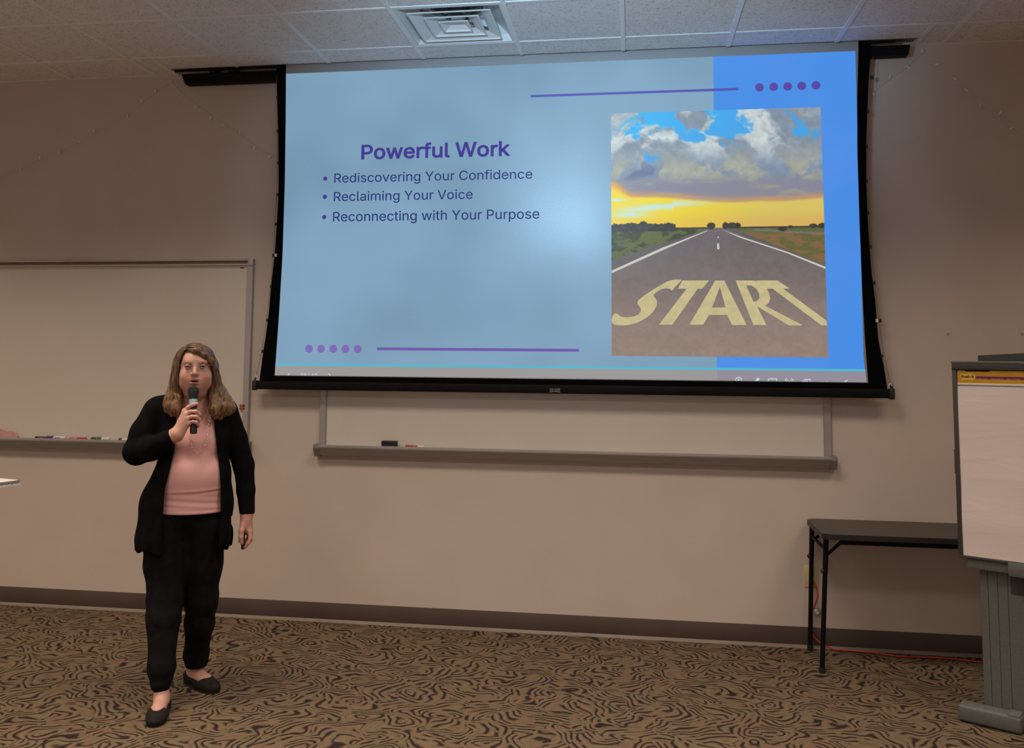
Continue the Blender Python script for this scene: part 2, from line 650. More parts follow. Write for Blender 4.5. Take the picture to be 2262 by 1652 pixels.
bm = bmesh.new()
frustum(bm, .296, .0, .270, .0, .0)
bm.free()
bm = bmesh.new()
frustum(bm, .296, .004, .296, .0, .016)          # flat rim
frustum(bm, .281, .0, .262, .035)
frustum(bm, .262, .035, .165, .118)
from_bm('frame', bm, M['vent'], vent)
bm = bmesh.new()
top = [bm.verts.new((sx * .166, sy * .166, .118)) for sx, sy in ((-1, -1), (1, -1), (1, 1), (-1, 1))]
bm.faces.new(top)
from_bm('back_pan', bm, M['vent'], vent)
bm = bmesh.new()
add_lathe(bm, [(.128, .117), (.128, .112), (.02, .112)], 32)
from_bm('duct_opening', bm, M['duct'], vent, auto=40)
bm = bmesh.new()
add_lathe(bm, [(.150, .117), (.150, .106), (.129, .106), (.129, .117)], 32)
from_bm('duct_collar', bm, M['bracket'], vent, auto=40)
for h, dz, ih in ((.228, .000, .165), (.152, .000, .095), (.083, .000, .042)):
    bm = bmesh.new()
    frustum(bm, h, dz - .005, h - .004, dz + .002, .010)
    frustum(bm, h - .006, dz, ih, dz + .022)
    if h < .1:
        t4 = [bm.verts.new((sx * ih, sy * ih, dz + .022)) for sx, sy in ((-1, -1), (1, -1), (1, 1), (-1, 1))]
        bm.faces.new(t4)
    from_bm('louver', bm, M['vent'], vent)
for ang in (math.radians(45), math.radians(135), math.radians(225), math.radians(315)):
    Mx = Matrix.Rotation(ang, 4, 'Z')
    bm = bmesh.new()
    add_box(bm, (.07, -.012, .036), (.235, .012, .039), M=Mx)
    add_box(bm, (.07, -.012, .036), (.073, .012, .11), M=Mx)
    from_bm('bracket', bm, M['bracket'], vent)

# ------------------------------------------------------------------ projection screen
SY = -.090
scr = thing('projection_screen', 'large black bordered projection screen pulled down from the ceiling slot', 'screen', (3.26, SY, 1.4))


def S(px, py, y=SY):
    p = on_y(px, py, y)
    return (p.x, p.z)


def par(o):                                     # parts are modelled in world metres, the thing sits at its base
    o.location = Vector(o.location) - Vector(o.parent.matrix_world.translation if False else scr.location)
    return o


Lpx = [(611, 150), (612, 188), (615, 300), (615.6, 420), (612, 490), (607, 560), (599, 628), (594, 690), (588, 735), (581, 780), (573, 842), (571.5, 852)]
Rpx = [(1924, 92), (1922.6, 125), (1918.6, 178), (1913.8, 300), (1913.5, 400), (1917.5, 500), (1925, 600), (1933, 660), (1940.7, 757), (1951, 800), (1960, 858), (1961.5, 870)]
LL, RR = [S(*p) for p in Lpx], [S(*p) for p in Rpx]
wLpx = [(632, 150), (631.5, 250), (629.5, 400), (624.5, 560), (617, 690), (607, 829)]
wRpx = [(1896.3, 93), (1893.5, 213), (1893.3, 330), (1898.5, 500), (1905.5, 660), (1909.7, 740), (1917.5, 846)]
WL, WR = [S(*p) for p in wLpx], [S(*p) for p in wRpx]


def edge(curve, z):
    c = sorted((p[1], p[0]) for p in curve)
    return float(np.interp(z, [q[0] for q in c], [q[1] for q in c]))


def strip_mesh(name, lc, rc, z0, z1, y, mm, rows=28, cols=2, parent=scr):
    V, F = [], []
    for i in range(rows + 1):
        z = z0 + (z1 - z0) * i / rows
        a, b_ = (lc(z), rc(z))
        for j in range(cols + 1):
            V.append((a + (b_ - a) * j / cols, y, z))
    for i in range(rows):
        for j in range(cols):
            q = i * (cols + 1) + j
            F.append((q, q + 1, q + cols + 2, q + cols + 1))
    return mesh(name, V, F, mm, parent)


lf, rf = lambda z: edge(LL, z), lambda z: edge(RR, z)
wl, wr = lambda z: edge(WL, z), lambda z: edge(WR, z)
M['screen_white'] = mottled('matte_white_screen', (.33, .32, .32, 1), (.36, .35, .35, 1), 3, .5)
fab = strip_mesh('border_fabric', lf, rf, 1.435, HC + .05, SY, M['black_fabric'])
sol = fab.modifiers.new('thick', 'SOLIDIFY')
sol.thickness = .0012
sol.offset = 1
ZS0, ZTOP = 1.4815, 3.388                       # bottom of the white area, top edge of the projected picture
par_y = SY - .0018
surf = strip_mesh('viewing_surface', wl, wr, ZS0, HC + .04, SY - .0016, M['screen_white'])


def emis(name, c, k=1.0, rough=.42, spec=.5):
    return mat(name, (.03, .03, .03, 1), rough, 0, spec, c, k)


def emis_noise(name, c1, c2, scale, rough=.30):
    mm_ = emis(name, c1, 1, rough)
    bb = mm_.node_tree.nodes['Principled BSDF']
    mp_ = coords(mm_)
    nn = nd(mm_, 'ShaderNodeTexNoise', Scale=scale, Detail=2)
    lk(mm_, mp_, 0, nn, 'Vector')
    rr = ramp(mm_, nn, 'Fac', [(.35, c1), (.65, c2)])
    lk(mm_, rr, 0, bb, 'Emission Color')
    fine = nd(mm_, 'ShaderNodeTexNoise', Scale=240, Detail=1)
    lk(mm_, mp_, 0, fine, 'Vector')
    bp_ = nd(mm_, 'ShaderNodeBump', Strength=.12, Distance=.002)
    lk(mm_, fine, 'Fac', bp_, 'Height')
    lk(mm_, bp_, 0, bb, 'Normal')
    return mm_


M['slide'] = emis_noise('projected_pale_blue', rgb(112, 147, 173), rgb(126, 162, 190), 1.2)
M['p_blue'] = emis_noise('projected_blue', rgb(60, 138, 226), rgb(76, 140, 228), 1.0)
M['p_head'] = emis('projected_heading', rgb(66, 56, 142), spec=.12)
M['p_text'] = emis('projected_text', rgb(26, 36, 108), spec=.12)
M['p_dot1'] = emis('projected_dot_blue_violet', rgb(82, 62, 160))
M['p_dot2'] = emis('projected_dot_lilac', rgb(120, 100, 178))
M['p_bar'] = emis('projected_bar', rgb(76, 72, 172))
M['p_bar2'] = emis('projected_bar_lilac', rgb(104, 82, 165))
M['p_cyan'] = emis('projected_cyan_line', rgb(70, 180, 205))
M['p_grey'] = emis('projected_toolbar', rgb(150, 148, 149))
M['p_grey2'] = emis('projected_toolbar_over_blue', rgb(142, 138, 150))
M['p_icon'] = emis('projected_icons', rgb(205, 222, 240))
M['p_icon_dim'] = emis('projection_spilling_on_border', rgb(14, 16, 38))

sl0, sl1 = lambda z: wl(z) + .0005, lambda z: min(wr(z), 4.9845 + max(0, (1.62 - z)) * .1)
ys = SY - .0030
slide = strip_mesh('slide', sl0, sl1, ZS0 + .004, ZTOP, ys, M['slide'])
slide['label'] = 'projected slide with heading, three bullet lines and a road photo'
bx_ = S(1580, 500)[0]
zc = (S(609, 803)[1] + S(1912, 820)[1]) / 2
strip_mesh('side_panel', lambda z: bx_, sl1, zc, ZTOP, ys - .0006, M['p_blue'], parent=slide)
strip_mesh('toolbar', sl0, lambda z: bx_, ZS0 + .004, zc, ys - .0006, M['p_grey'], rows=3, parent=slide)
strip_mesh('toolbar', lambda z: bx_, sl1, ZS0 + .004, zc, ys - .0006, M['p_grey2'], rows=3, parent=slide)
strip_mesh('accent_line', sl0, sl1, zc - .006, zc + .007, ys - .0010, M['p_cyan'], rows=1, parent=slide)


def rect(name, x0, x1, z0, z1, mm, y=ys - .0010, parent=slide):
    return mesh(name, [(x0, y, z0), (x1, y, z0), (x1, y, z1), (x0, y, z1)], [(0, 1, 2, 3)], mm, parent)


def disc(name, px, py, r, mm, y=ys - .0014, zz=None):
    x, z = S(px, py)
    if zz is not None:
        z = zz
    poly(name, [(x + r * math.cos(a * math.pi / 16), z + r * math.sin(a * math.pi / 16)) for a in range(32)], mm, slide, y)


zb = S(1400, 205)[1]
rect('accent_bar', S(1172, 213)[0], S(1631, 196)[0], zb - .0075, zb + .0075, M['p_bar'])
zd = (S(1677, 194)[1] + S(1802, 188.5)[1]) / 2
for px in (1677.5, 1708.8, 1739.8, 1770.8, 1802):
    disc('accent_dot', px, 190, .0247, M['p_dot1'], zz=zd)
zb = S(1056, 772)[1]
rect('accent_bar', S(833, 771)[0], S(1279, 773)[0], zb - .0085, zb + .0085, M['p_bar2'])
for px in (683.2, 709.8, 736.8, 763.6, 790.6):
    disc('accent_dot', px, 770, .0247, M['p_dot2'], zz=S(737, 770.5)[1])


def line_text(name, s, l, r, capl, mm, off=0.0):
    xa, za = S(*l)
    xb, zb_ = S(*r)
    z = (za + zb_) / 2
    cz = S(*capl)[1]
    lettering(name, s, xa, xb, z, z + (cz - za), ys - .0014, mm, slide, off)
    return z


line_text('heading_text', 'Powerful Work', (798.4, 351.8), (1126.6, 343.6), (798.4, 320.3), M['p_head'], .018)
for s, l, r, c, d in (('Rediscovering Your Confidence', (738.7, 403.9), (1175.9, 394.3), (738.7, 383.9), (719, 394.9)),
                      ('Reclaiming Your Voice', (737.9, 444.2), (1044.3, 439.5), (737.9, 424.2), (718, 434.9)),
                      ('Reconnecting with Your Purpose', (736, 489.7), (1191.5, 482.6), (736, 468.9), (716.5, 479.8))):
    line_text('bullet_text', s, l, r, c, M['p_text'], .002)
    disc('bullet_dot', d[0], d[1], .0135, M['p_head'])


# toolbar marks
def ring(bm, cx, cz, r0, r1, a0=0, a1=360, y=ys - .0014, n=20):
    pr = None
    for k in range(n + 1):
        a = math.radians(a0 + (a1 - a0) * k / n)
        q = (bm.verts.new((cx + r0 * math.cos(a), y, cz + r0 * math.sin(a))), bm.verts.new((cx + r1 * math.cos(a), y, cz + r1 * math.sin(a))))
        if pr:
            bm.faces.new((pr[0], pr[1], q[1], q[0]))
        pr = q


def seg(bm, x0, z0, x1, z1, w=.0035, y=ys - .0014):
    d = Vector((x1 - x0, z1 - z0)).normalized() * w / 2
    n = (-d.y, d.x)
    bm.faces.new([bm.verts.new((a, y, b_)) for a, b_ in ((x0 + n[0], z0 + n[1]), (x0 - n[0], z0 - n[1]), (x1 - n[0], z1 - n[1]), (x1 + n[0], z1 + n[1]))])


ZE = ZS0 + .0045


def P4(a, b_):                                   # crop of the toolbar, enlarged 5.953 times
    return S(1560 + a / 5.953, 800 + b_ / 5.953)


def icon(fn):
    bm = bmesh.new()
    fn(bm)
    # cut at the lower edge of the white area
    bmesh.ops.bisect_plane(bm, geom=bm.verts[:] + bm.edges[:] + bm.faces[:], plane_co=(0, 0, ZE), plane_no=(0, 0, 1), clear_inner=True)
    me = bpy.data.meshes.new('toolbar_icon')
    bm.to_mesh(me)
    bm.free()
    me.materials.append(M['p_icon'])
    o = bpy.data.objects.new('toolbar_icon', me)
    COL.objects.link(o)
    o.parent = slide


def ic_zoom(bm):
    x, z = P4(425, 235)
    ring(bm, x, z, .0145, .0185)
    seg(bm, x - .009, z, x + .009, z)
    seg(bm, x, z - .009, x, z + .009)
    seg(bm, x + .012, z - .013, x + .024, z - .027, .005)


def ic_pen(bm):
    a, b_ = P4(655, 250), P4(690, 212)
    seg(bm, a[0], a[1], b_[0], b_[1], .012)
    c, d = P4(600, 256), P4(655, 262)
    seg(bm, c[0], c[1], d[0], d[1], .005)


def ic_box(bm):
    x0, z1 = P4(815, 218)
    x1, _ = P4(925, 218)
    seg(bm, x0, z1, x1, z1, .004)
    seg(bm, x0, z1, x0, z1 - .03, .004)
    seg(bm, x1, z1, x1, z1 - .03, .004)
    seg(bm, x0 + .008, z1 - .016, x1 - .008, z1 - .016, .003)


def ic_wave(bm):
    x, z = P4(1090, 258)
    ring(bm, x, z, 0, .006)
    for r in (.012, .021):
        ring(bm, x, z, r, r + .0035, -40, 60)
        ring(bm, x, z, r, r + .0035, 120, 220)
    ring(bm, x, z, .0, .001)


def ic_pages(bm):
    a, b_ = P4(1280, 225), P4(1365, 225)
    seg(bm, a[0], a[1], b_[0], b_[1], .004)
    seg(bm, b_[0], b_[1], b_[0], b_[1] - .03, .004)
    c, d = P4(1258, 255), P4(1335, 255)
    seg(bm, c[0], c[1] + .002, d[0], d[1] + .002, .006)


def ic_dots(bm):
    for a in (1498, 1538, 1580):
        x, z = P4(a, 262)
        ring(bm, x, z, 0, .005)


def ic_arrow(bm):
    a, c, d = P4(1825, 262), P4(1858, 230), P4(1822, 235)
    seg(bm, a[0], a[1], c[0], c[1])
    seg(bm, a[0], a[1], d[0], d[1])
    e = P4(1850, 264)
    seg(bm, a[0], a[1], e[0], e[1])


def P5(a, b_):
    return S(540 + a / 2.976, 740 + b_ / 2.976)


def ic_prev(bm):
    a, c = P5(288, 262), P5(300, 250)
    seg(bm, a[0], a[1], c[0], c[1])
    seg(bm, a[0], a[1], c[0], 2 * a[1] - c[1])


def ic_next(bm):
    a, c = P5(564, 264), P5(552, 252)
    seg(bm, a[0], a[1], c[0], c[1])
    seg(bm, a[0], a[1], c[0], 2 * a[1] - c[1])


for fn in (ic_zoom, ic_pen, ic_box, ic_wave, ic_pages, ic_dots, ic_arrow, ic_prev, ic_next):
    icon(fn)
tx0, tz1 = P5(370, 251)
tx1, _ = P5(480, 251)
pn = lettering('page_number', '38 / 40', tx0, tx1, tz1 - .027, tz1, ys - .0014, M['p_icon'], slide, .0)
bm = bmesh.new()
bm.from_mesh(pn.data)
bmesh.ops.bisect_plane(bm, geom=bm.verts[:] + bm.edges[:] + bm.faces[:], plane_co=(0, 0, ZE), plane_no=(0, 0, 1), clear_inner=True)
bm.to_mesh(pn.data)
bm.free()

# --- the projected road photograph: colours computed on a fine grid of vertices
rng = np.random.RandomState(7)


def vnoise(u, v, seed=0):
    r = np.random.RandomState(seed)
    g = r.rand(64, 64)
    iu, iv = np.floor(u).astype(int), np.floor(v).astype(int)
    fu, fv = u - iu, v - iv
    fu, fv = fu * fu * (3 - 2 * fu), fv * fv * (3 - 2 * fv)
    a = g[iu % 64, iv % 64] * (1 - fu) + g[(iu + 1) % 64, iv % 64] * fu
    b_ = g[iu % 64, (iv + 1) % 64] * (1 - fu) + g[(iu + 1) % 64, (iv + 1) % 64] * fu
    return a * (1 - fv) + b_ * fv


def fbm(u, v, oct=5, seed=0):
    s, a, t = 0, .5, 0
    for k in range(oct):
        s = s + a * vnoise(u * 2 ** k + 7 * k, v * 2 ** k + 3 * k, seed + k)
        t += a
        a *= .55
    return s / t


def smst(a, b_, x):
    t = np.clip((x - a) / (b_ - a), 0, 1)
    return t * t * (3 - 2 * t)


def c3(*c):
    return np.array(c, float)


def mixc(a, b_, t):
    return a + (b_ - a) * t[..., None]


NU, NV = 300, 340
U, V_ = np.meshgrid((np.arange(NU)) / (NU - 1), (np.arange(NV)) / (NV - 1))
col = np.zeros(U.shape + (3,)) + c3(62, 160, 228)
col = mixc(col, c3(48, 178, 238), smst(.7, .0, U) * smst(.28, 0, V_))
col = mixc(col, c3(84, 150, 215), smst(.05, .33, V_))
wu, wv = fbm(U * 5, V_ * 6, 4, 40) - .5, fbm(U * 5, V_ * 6, 4, 60) - .5
cl = fbm(U * 5.4 + wu * 1.2 + 3, V_ * 8.5 + wv * 1.2, 7, 3) + .10 * (fbm(U * 30, V_ * 40, 3, 77) - .5)
cover = .30 + .20 * U + .95 * smst(.02, .24, V_) * (1 - .25 * U)
cover = np.maximum(cover, .85 * smst(.86, .97, U))
cover = np.maximum(cover, .62 * smst(.50, .60, U) * smst(.84, .70, U))
cm = smst(.57, .66, cl + (cover - .5) * .42 + .07)
shade = fbm(U * 7 + wu * 2 + 9, V_ * 11 + wv * 2, 6, 15)
cw = mixc(np.zeros(U.shape + (3,)) + c3(196, 205, 205), c3(128, 142, 158), smst(.42, .66, shade))
low = smst(.12, .26, V_)
cg = mixc(np.zeros(U.shape + (3,)) + c3(122, 138, 160), c3(164, 166, 150), smst(.5, .66, shade))
cg = mixc(cg, c3(96, 108, 138), smst(.40, .28, shade))
cw = mixc(cw, cg, low) * (1 + .16 * (fbm(U * 36, V_ * 46, 3, 91) - .5))[..., None]
col = mixc(col, cw, cm)
# band of heavy cloud, warm towards the horizon
hb = V_ + .018 * (fbm(U * 6, V_ * 3, 3, 80) - .5) * 2
col = mixc(col, mixc(np.zeros(U.shape + (3,)) + c3(132, 132, 148), c3(150, 146, 138), smst(.45, .6, fbm(U * 4, V_ * 22, 4, 21))), smst(.25, .31, hb))
yellow = mixc(np.zeros(U.shape + (3,)) + c3(236, 212, 22), c3(212, 192, 96), smst(.15, .85, U))
yellow = mixc(yellow, c3(212, 168, 92), smst(.40, .47, V_) * (.25 + .6 * U))
edge_v = .345 + .030 * smst(.1, .6, U) - .012 * smst(.75, 1, U) + .012 * (fbm(U * 7, V_ * 0, 3, 90) - .5)
edge_v = edge_v - .045 * smst(.10, .0, U)
col = mixc(col, c3(205, 150, 96), .75 * smst(edge_v - .03, edge_v, V_))
col = mixc(col, yellow, smst(edge_v - .002, edge_v + .010, V_))
col = mixc(col, c3(226, 160, 40), .8 * smst(.16, .0, U) * smst(edge_v - .02, edge_v, V_) * smst(edge_v + .03, edge_v, V_))
gl = np.exp(-(((U - .27) / .16) ** 2 + ((V_ - (.392 - .010 * (U > .3))) / .012) ** 2)) + np.exp(-(((U - .08) / .09) ** 2 + ((V_ - .425) / .012) ** 2)) \
    + np.exp(-(((U - .03) / .05) ** 2 + ((V_ - .362) / .006) ** 2)) + .7 * np.exp(-(((U - .12) / .10) ** 2 + ((V_ - .405) / .010) ** 2))
col = mixc(col, c3(196, 222, 214), np.clip(gl * 1.1 * (0.6 + .8 * fbm(U * 20, V_ * 40, 3, 33)), 0, 1))
# ground
HZ = .482
vpu = .497
g = V_ > HZ
gd = np.clip((V_ - HZ) / (1 - HZ), 0, 1)
gn = fbm(U * 26, V_ * 60, 4, 50)
field = mixc(np.zeros(U.shape + (3,)) + c3(92, 100, 48), c3(58, 66, 36), smst(.42, .6, gn))
rfield = mixc(np.zeros(U.shape + (3,)) + c3(126, 98, 62), c3(96, 96, 56), smst(.45, .6, gn))
rfield = mixc(rfield, c3(84, 100, 62), smst(.515, .49, V_))
ground = np.where((U < vpu)[..., None], field, rfield)
ll = vpu - .03 - 2.62 * (V_ - HZ) * 1.06        # outer edge of the left shoulder
ls = vpu - .02 - 3.75 * (V_ - HZ)
rr_ = vpu + .02 + 2.95 * (V_ - HZ)
rs_ = vpu + .03 + 3.9 * (V_ - HZ)
asph = mixc(np.zeros(U.shape + (3,)) + c3(104, 98, 100), c3(142, 124, 114), smst(.50, 1.0, V_))
asph = asph * (1 + .10 * (fbm(U * 60, V_ * 80, 3, 11) - .5) + .08 * (fbm(U * 9 - V_ * 5, V_ * 26, 3, 12) - .5))[..., None]
shoulder = asph * .90
left_edge, right_edge = vpu - .02 - 2.62 * (V_ - HZ) * 1.02, vpu + .03 + 2.90 * (V_ - HZ)
ground = mixc(ground, shoulder, smst(ls - .02, ls + .02, U) * smst(right_edge + .05, right_edge + .02, U))
ground = mixc(ground, asph, smst(left_edge - .006, left_edge + .004, U) * smst(right_edge + .006, right_edge - .004, U))
stripe = ((U > vpu + .18 + 0.0 * V_) & (np.abs(V_ - (.492 + .030 * (U - vpu - .18) * 2)) < .004))
ground = mixc(ground, c3(118, 112, 108), stripe.astype(float) * .8)
treeh = .012 + .016 * fbm(U * 40, U * 0, 3, 71)
tr = ((U < .31) & (V_ > HZ - treeh) & (V_ < HZ + .012)) | (((U - .155) / .02) ** 2 + ((V_ - .467) / .016) ** 2 < 1)
ground_mask = g.astype(float)
col = mixc(col, ground, ground_mask)
for cu_, cv_, ru, rv in ((.477, .474, .019, .014), (.545, .474, .016, .013), (.575, .474, .024, .012), (.60, .475, .015, .012), (.845, .482, .012, .006), (.95, .479, .018, .009), (.99, .479, .02, .010), (.81, .490, .02, .010)):
    tr = tr | (((U - cu_) / ru) ** 2 + ((V_ - cv_) / rv) ** 2 < .8 + .5 * fbm(U * 90, V_ * 90, 2, 5))
tr = tr | ((np.abs(V_ - HZ) < .003) & ((U < .47) | (U > .56)))
col = mixc(col, c3(58, 50, 42) + (fbm(U * 80, V_ * 80, 2, 6)[..., None] - .5) * 30, tr.astype(float))
lin_ = np.clip(col, 0, 255) / 255
lin_ = np.where(lin_ <= .04045, lin_ / 12.92, ((lin_ + .055) / 1.055) ** 2.4)
ptl, ptr, pbl, pbr = S(1349, 252), S(1812.5, 236), S(1352, 786), S(1829.5, 790)
PZ1, PZ0 = (ptl[1] + ptr[1]) / 2, (pbl[1] + pbr[1]) / 2
PX0 = (ptl[0] + pbl[0]) / 2
PXT, PXB = ptr[0], pbr[0]


def photo_xz(u, v):
    return (PX0 + (PXT + (PXB - PXT) * v - PX0) * u, PZ1 + (PZ0 - PZ1) * v)


gx, gz = photo_xz(U, V_)
me = bpy.data.meshes.new('road_photo')
vv = np.stack([gx.ravel(), np.full(gx.size, ys - .0012), gz.ravel()], 1).astype(np.float32)
ii = (np.arange(NV - 1)[:, None] * NU + np.arange(NU - 1)[None]).ravel()
quads = np.stack([ii, ii + NU, ii + NU + 1, ii + 1], 1).astype(np.int32)
me.vertices.add(len(vv))
me.vertices.foreach_set('co', vv.ravel())
me.loops.add(quads.size)
me.loops.foreach_set('vertex_index', quads.ravel())
me.polygons.add(len(quads))
me.polygons.foreach_set('loop_start', np.arange(0, quads.size, 4, dtype=np.int32))
me.update(calc_edges=True)
ca = me.color_attributes.new('Col', 'FLOAT_COLOR', 'POINT')
ca.data.foreach_set('color', np.concatenate([lin_.reshape(-1, 3), np.ones((vv.shape[0], 1))], 1).astype(np.float32).ravel())
m = emis('projected_photo', (0, 0, 0, 1))
at = nd(m, 'ShaderNodeVertexColor')
at.layer_name = 'Col'
lk(m, at, 0, m.node_tree.nodes['Principled BSDF'], 'Emission Color')
me.materials.append(m)
ph = bpy.data.objects.new('road_photo', me)
COL.objects.link(ph)
ph.parent = slide
ph['label'] = 'photo of a straight road at sunset with START painted on it'

M['p_paint'] = emis_noise('projected_road_paint', rgb(188, 176, 132), rgb(200, 186, 140), 20)
M['p_line'] = emis('projected_edge_line', rgb(198, 196, 184))


def P3(a, b_):
    return S(1320 + a / 2.848, 220 + b_ / 2.848)


# everything painted on the road, as flat print
poly('edge_line', [P3(*q) for q in ((89, 1076), (400, 935), (690, 823), (692, 826), (405, 950), (89, 1092))], M['p_line'], slide, ys - .0016)
poly('edge_line', [P3(*q) for q in ((788, 820), (900, 862), (1200, 960), (1433, 1052), (1434, 1066), (1190, 966), (892, 868))], M['p_line'], slide, ys - .0016)
poly('centre_dash', [P3(*q) for q in ((752, 905), (764, 905), (767, 942), (751, 942))], M['p_line'], slide, ys - .0016)
poly('centre_dash', [P3(*q) for q in ((755, 862), (762, 862), (763, 870), (754, 870))], M['p_line'], slide, ys - .0016)


def qc(*pts):
    """smooth closed outline through pts"""
    n = len(pts)
    out = []
    for i in range(n):
        p0, p1, p2, p3 = [Vector(pts[(i + k - 1) % n]) for k in range(4)]
        for k in range(5):
            t = k / 5
            out.append(tuple(.5 * ((2 * p1) + (p2 - p0) * t + (2 * p0 - 5 * p1 + 4 * p2 - p3) * t * t + (3 * p1 - p0 - 3 * p2 + p3) * t ** 3)))
    return out


yl = ys - .0018
s_out = qc((518, 1133), (460, 1137), (395, 1168), (320, 1215), (262, 1258), (251, 1284), (268, 1308), (270, 1335), (245, 1358), (200, 1368), (150, 1366), (122, 1346),
           (100, 1352), (91, 1378), (92, 1405), (120, 1418), (190, 1418), (265, 1396), (335, 1350), (370, 1298), (372, 1262), (352, 1235), (368, 1212), (412, 1190), (452, 1190), (468, 1201), (486, 1180), (524, 1141))
poly('road_letter', [P3(*q) for q in s_out], M['p_paint'], slide, yl)
poly('road_letter', [P3(*q) for q in ((533, 1138), (701, 1138), (660, 1190), (630, 1190), (470, 1416), (386, 1416), (560, 1190), (505, 1190))], M['p_paint'], slide, yl)
poly('road_letter', [P3(*q) for q in ((740, 1138), (797, 1138), (937, 1418), (846, 1418), (815, 1355), (700, 1355), (664, 1416), (577, 1416))], M['p_paint'], slide, yl,
     holes=[[P3(*q) for q in ((769, 1178), (806, 1308), (720, 1308))]])
poly('road_letter', [P3(*q) for q in ((868, 1138), (975, 1138), (1020, 1146), (1055, 1175), (1078, 1215), (1086, 1250), (1076, 1280), (1052, 1296), (1290, 1420), (1202, 1420), (1008, 1303), (1004, 1303), (1062, 1418), (980, 1418))],
     M['p_paint'], slide, yl, holes=[[P3(*q) for q in ((934, 1170), (968, 1170), (998, 1190), (1016, 1220), (1018, 1250), (1000, 1268), (980, 1270))]])
poly('road_letter', [P3(*q) for q in ((998, 1138), (1132, 1138), (1208, 1189), (1166, 1189), (1441, 1392), (1443, 1420), (1408, 1421), (1102, 1190), (1052, 1190))], M['p_paint'], slide, yl)

# --- bottom bar, case, tension cables
zl, zh = 1.398, 1.449
bm = bmesh.new()
add_box(bm, (1.400, SY - .022, zl), (5.122, SY + .012, zh), .006, 2)
from_bm('bottom_bar', bm, M['black'], scr, auto=40)
for x in (1.394, 5.128):
    bm = bmesh.new()
    add_box(bm, (x - .014, SY - .025, zl - .006), (x + .014, SY + .014, zh + .004), .006, 2)
    add_lathe(bm, [(.009, zh + .002), (.009, zh + .022), (.005, zh + .030)], 12, Matrix.Translation((x + (.003 if x < 3 else 0), SY - .004, 0)))
    from_bm('end_cap', bm, M['black_plastic'], scr, auto=40)
    sx = 1 if x < 3 else -1
    tube('cable_clip', smooth_path([(x + sx * .012, SY - .012, zh + .004), (x + sx * .016, SY - .016, zh + .020), (x + sx * .006, SY - .012, zh + .030), (x - sx * .002, SY - .012, zh + .018)], 5), .003, M['white_plastic'], scr, 8)
# maker's plate: two curved rules and a word
pcx, pcz = S(1226.5, 862)
bm = bmesh.new()
yp = SY - .0226
for s in (1, -1):
    prv = None
    for k in range(17):
        t = -1 + 2 * k / 16
        z = pcz + s * (.0098 - .0028 * (1 - t * t))
        q = (bm.verts.new((pcx + t * .032, yp, z - .0013)), bm.verts.new((pcx + t * .032, yp, z + .0013)))
        if prv:
            bm.faces.new((prv[0], q[0], q[1], prv[1]))
        prv = q
M['logo'] = mottled('pale_print', (.42, .41, .44, 1), (.46, .45, .48, 1), 50, .5)
pl_ = from_bm('maker_plate', bm, M['logo'], scr)
lettering('maker_name', 'DA-LITE', pcx - .029, pcx + .029, pcz - .004, pcz + .004, yp, M['logo'], pl_, .012)
# case: recessed in the ceiling slot, black lip hanging just below
box('case', (.775, -.112, HC + .018), (5.318, -.012, HC + .13), M['alu_dark'], scr)
bm = bmesh.new()
for xa, xb, s in ((.825, 5.292, 1),):
    vs = [bm.verts.new(v) for v in ((xa + .020, -.074, 3.352), (xb - .012, -.074, 3.360), (xb, -.074, 3.420), (xa - .008, -.074, 3.420),
                                    (xa + .020, -.018, 3.352), (xb - .012, -.018, 3.360), (xb, -.018, 3.420), (xa - .008, -.018, 3.420))]
    for q in ((0, 1, 2, 3), (7, 6, 5, 4), (0, 4, 5, 1), (2, 6, 7, 3), (1, 5, 6, 2), (0, 3, 7, 4)):
        bm.faces.new([vs[i] for i in q])
from_bm('case_lip', bm, M['black'], scr)
box('case_rail', (.79, -.116, HC - .012), (1.50, -.100, HC - .002), M['black'], scr)
box('case_rail', (5.03, -.116, HC - .012), (5.20, -.100, HC - .002), M['black'], scr)
for x in (1.02, 1.15):
    box('case_bracket', (x, -.100, 3.415), (x + .04, -.02, HC + .02), M['black_plastic'], scr)


def tab(px, py, left, white=False, big=False):
    x, z = S(px, py)
    w, h = (.020, .022) if big else (.012, .020)
    o = box('cable_tab', (x - w / 2, SY - .004, z - h / 2), (x + w / 2, SY + .004, z + h / 2), M['black_plastic'], scr, bev=.002)
    if white:
        s = 1 if left else -1
        box('size_tag', (x + (.007 if left else -.022), SY - .006, z - .009), (x + (.021 if left else -.008), SY - .003, z + .009), M['white_plastic'], scr)


for q in ((613, 215), (614.5, 290), (615, 360), (613.5, 430), (609.5, 495), (599, 633), (590.5, 707), (581, 776)):
    tab(q[0] - .5, q[1], True)
tab(605, 564, True, white=True, big=True)
for q in ((1917, 246), (1914.6, 323), (1914.3, 400), (1917, 470), (1922, 545), (1930.5, 625), (1948, 786)):
    tab(q[0] + .5, q[1], False)
tab(1925.5, 171, False, big=True)
tab(1943, 708, False, white=True, big=True)
M['cord'] = mottled('tension_cord', (.13, .11, .09, 1), (.2, .17, .14, 1), 90, .7)


def cable(pxs):
    P_ = [(S(*p)[0], SY - .001, S(*p)[1]) for p in pxs]
    tube('tension_cable', P_, .0013, M['cord'], scr, 6)


cable([(611, 165), (612.5, 215), (613.5, 360), (611, 430), (604.5, 560), (597.5, 628), (590, 700), (579, 770), (565, 838)])
cable([(1928.5, 125), (1925, 175), (1918, 246), (1915.6, 323), (1915.5, 400), (1919, 480), (1926, 570), (1934.5, 655), (1941, 708), (1952, 775), (1968.5, 857)])

for o in list(scr.children):
    o.location = -Vector(scr.location)


def shift_children(t):
    """children modelled in world metres under a thing that stands at its own base"""
    for o in t.children:
        o.location = Vector(o.location) - Vector(t.location)


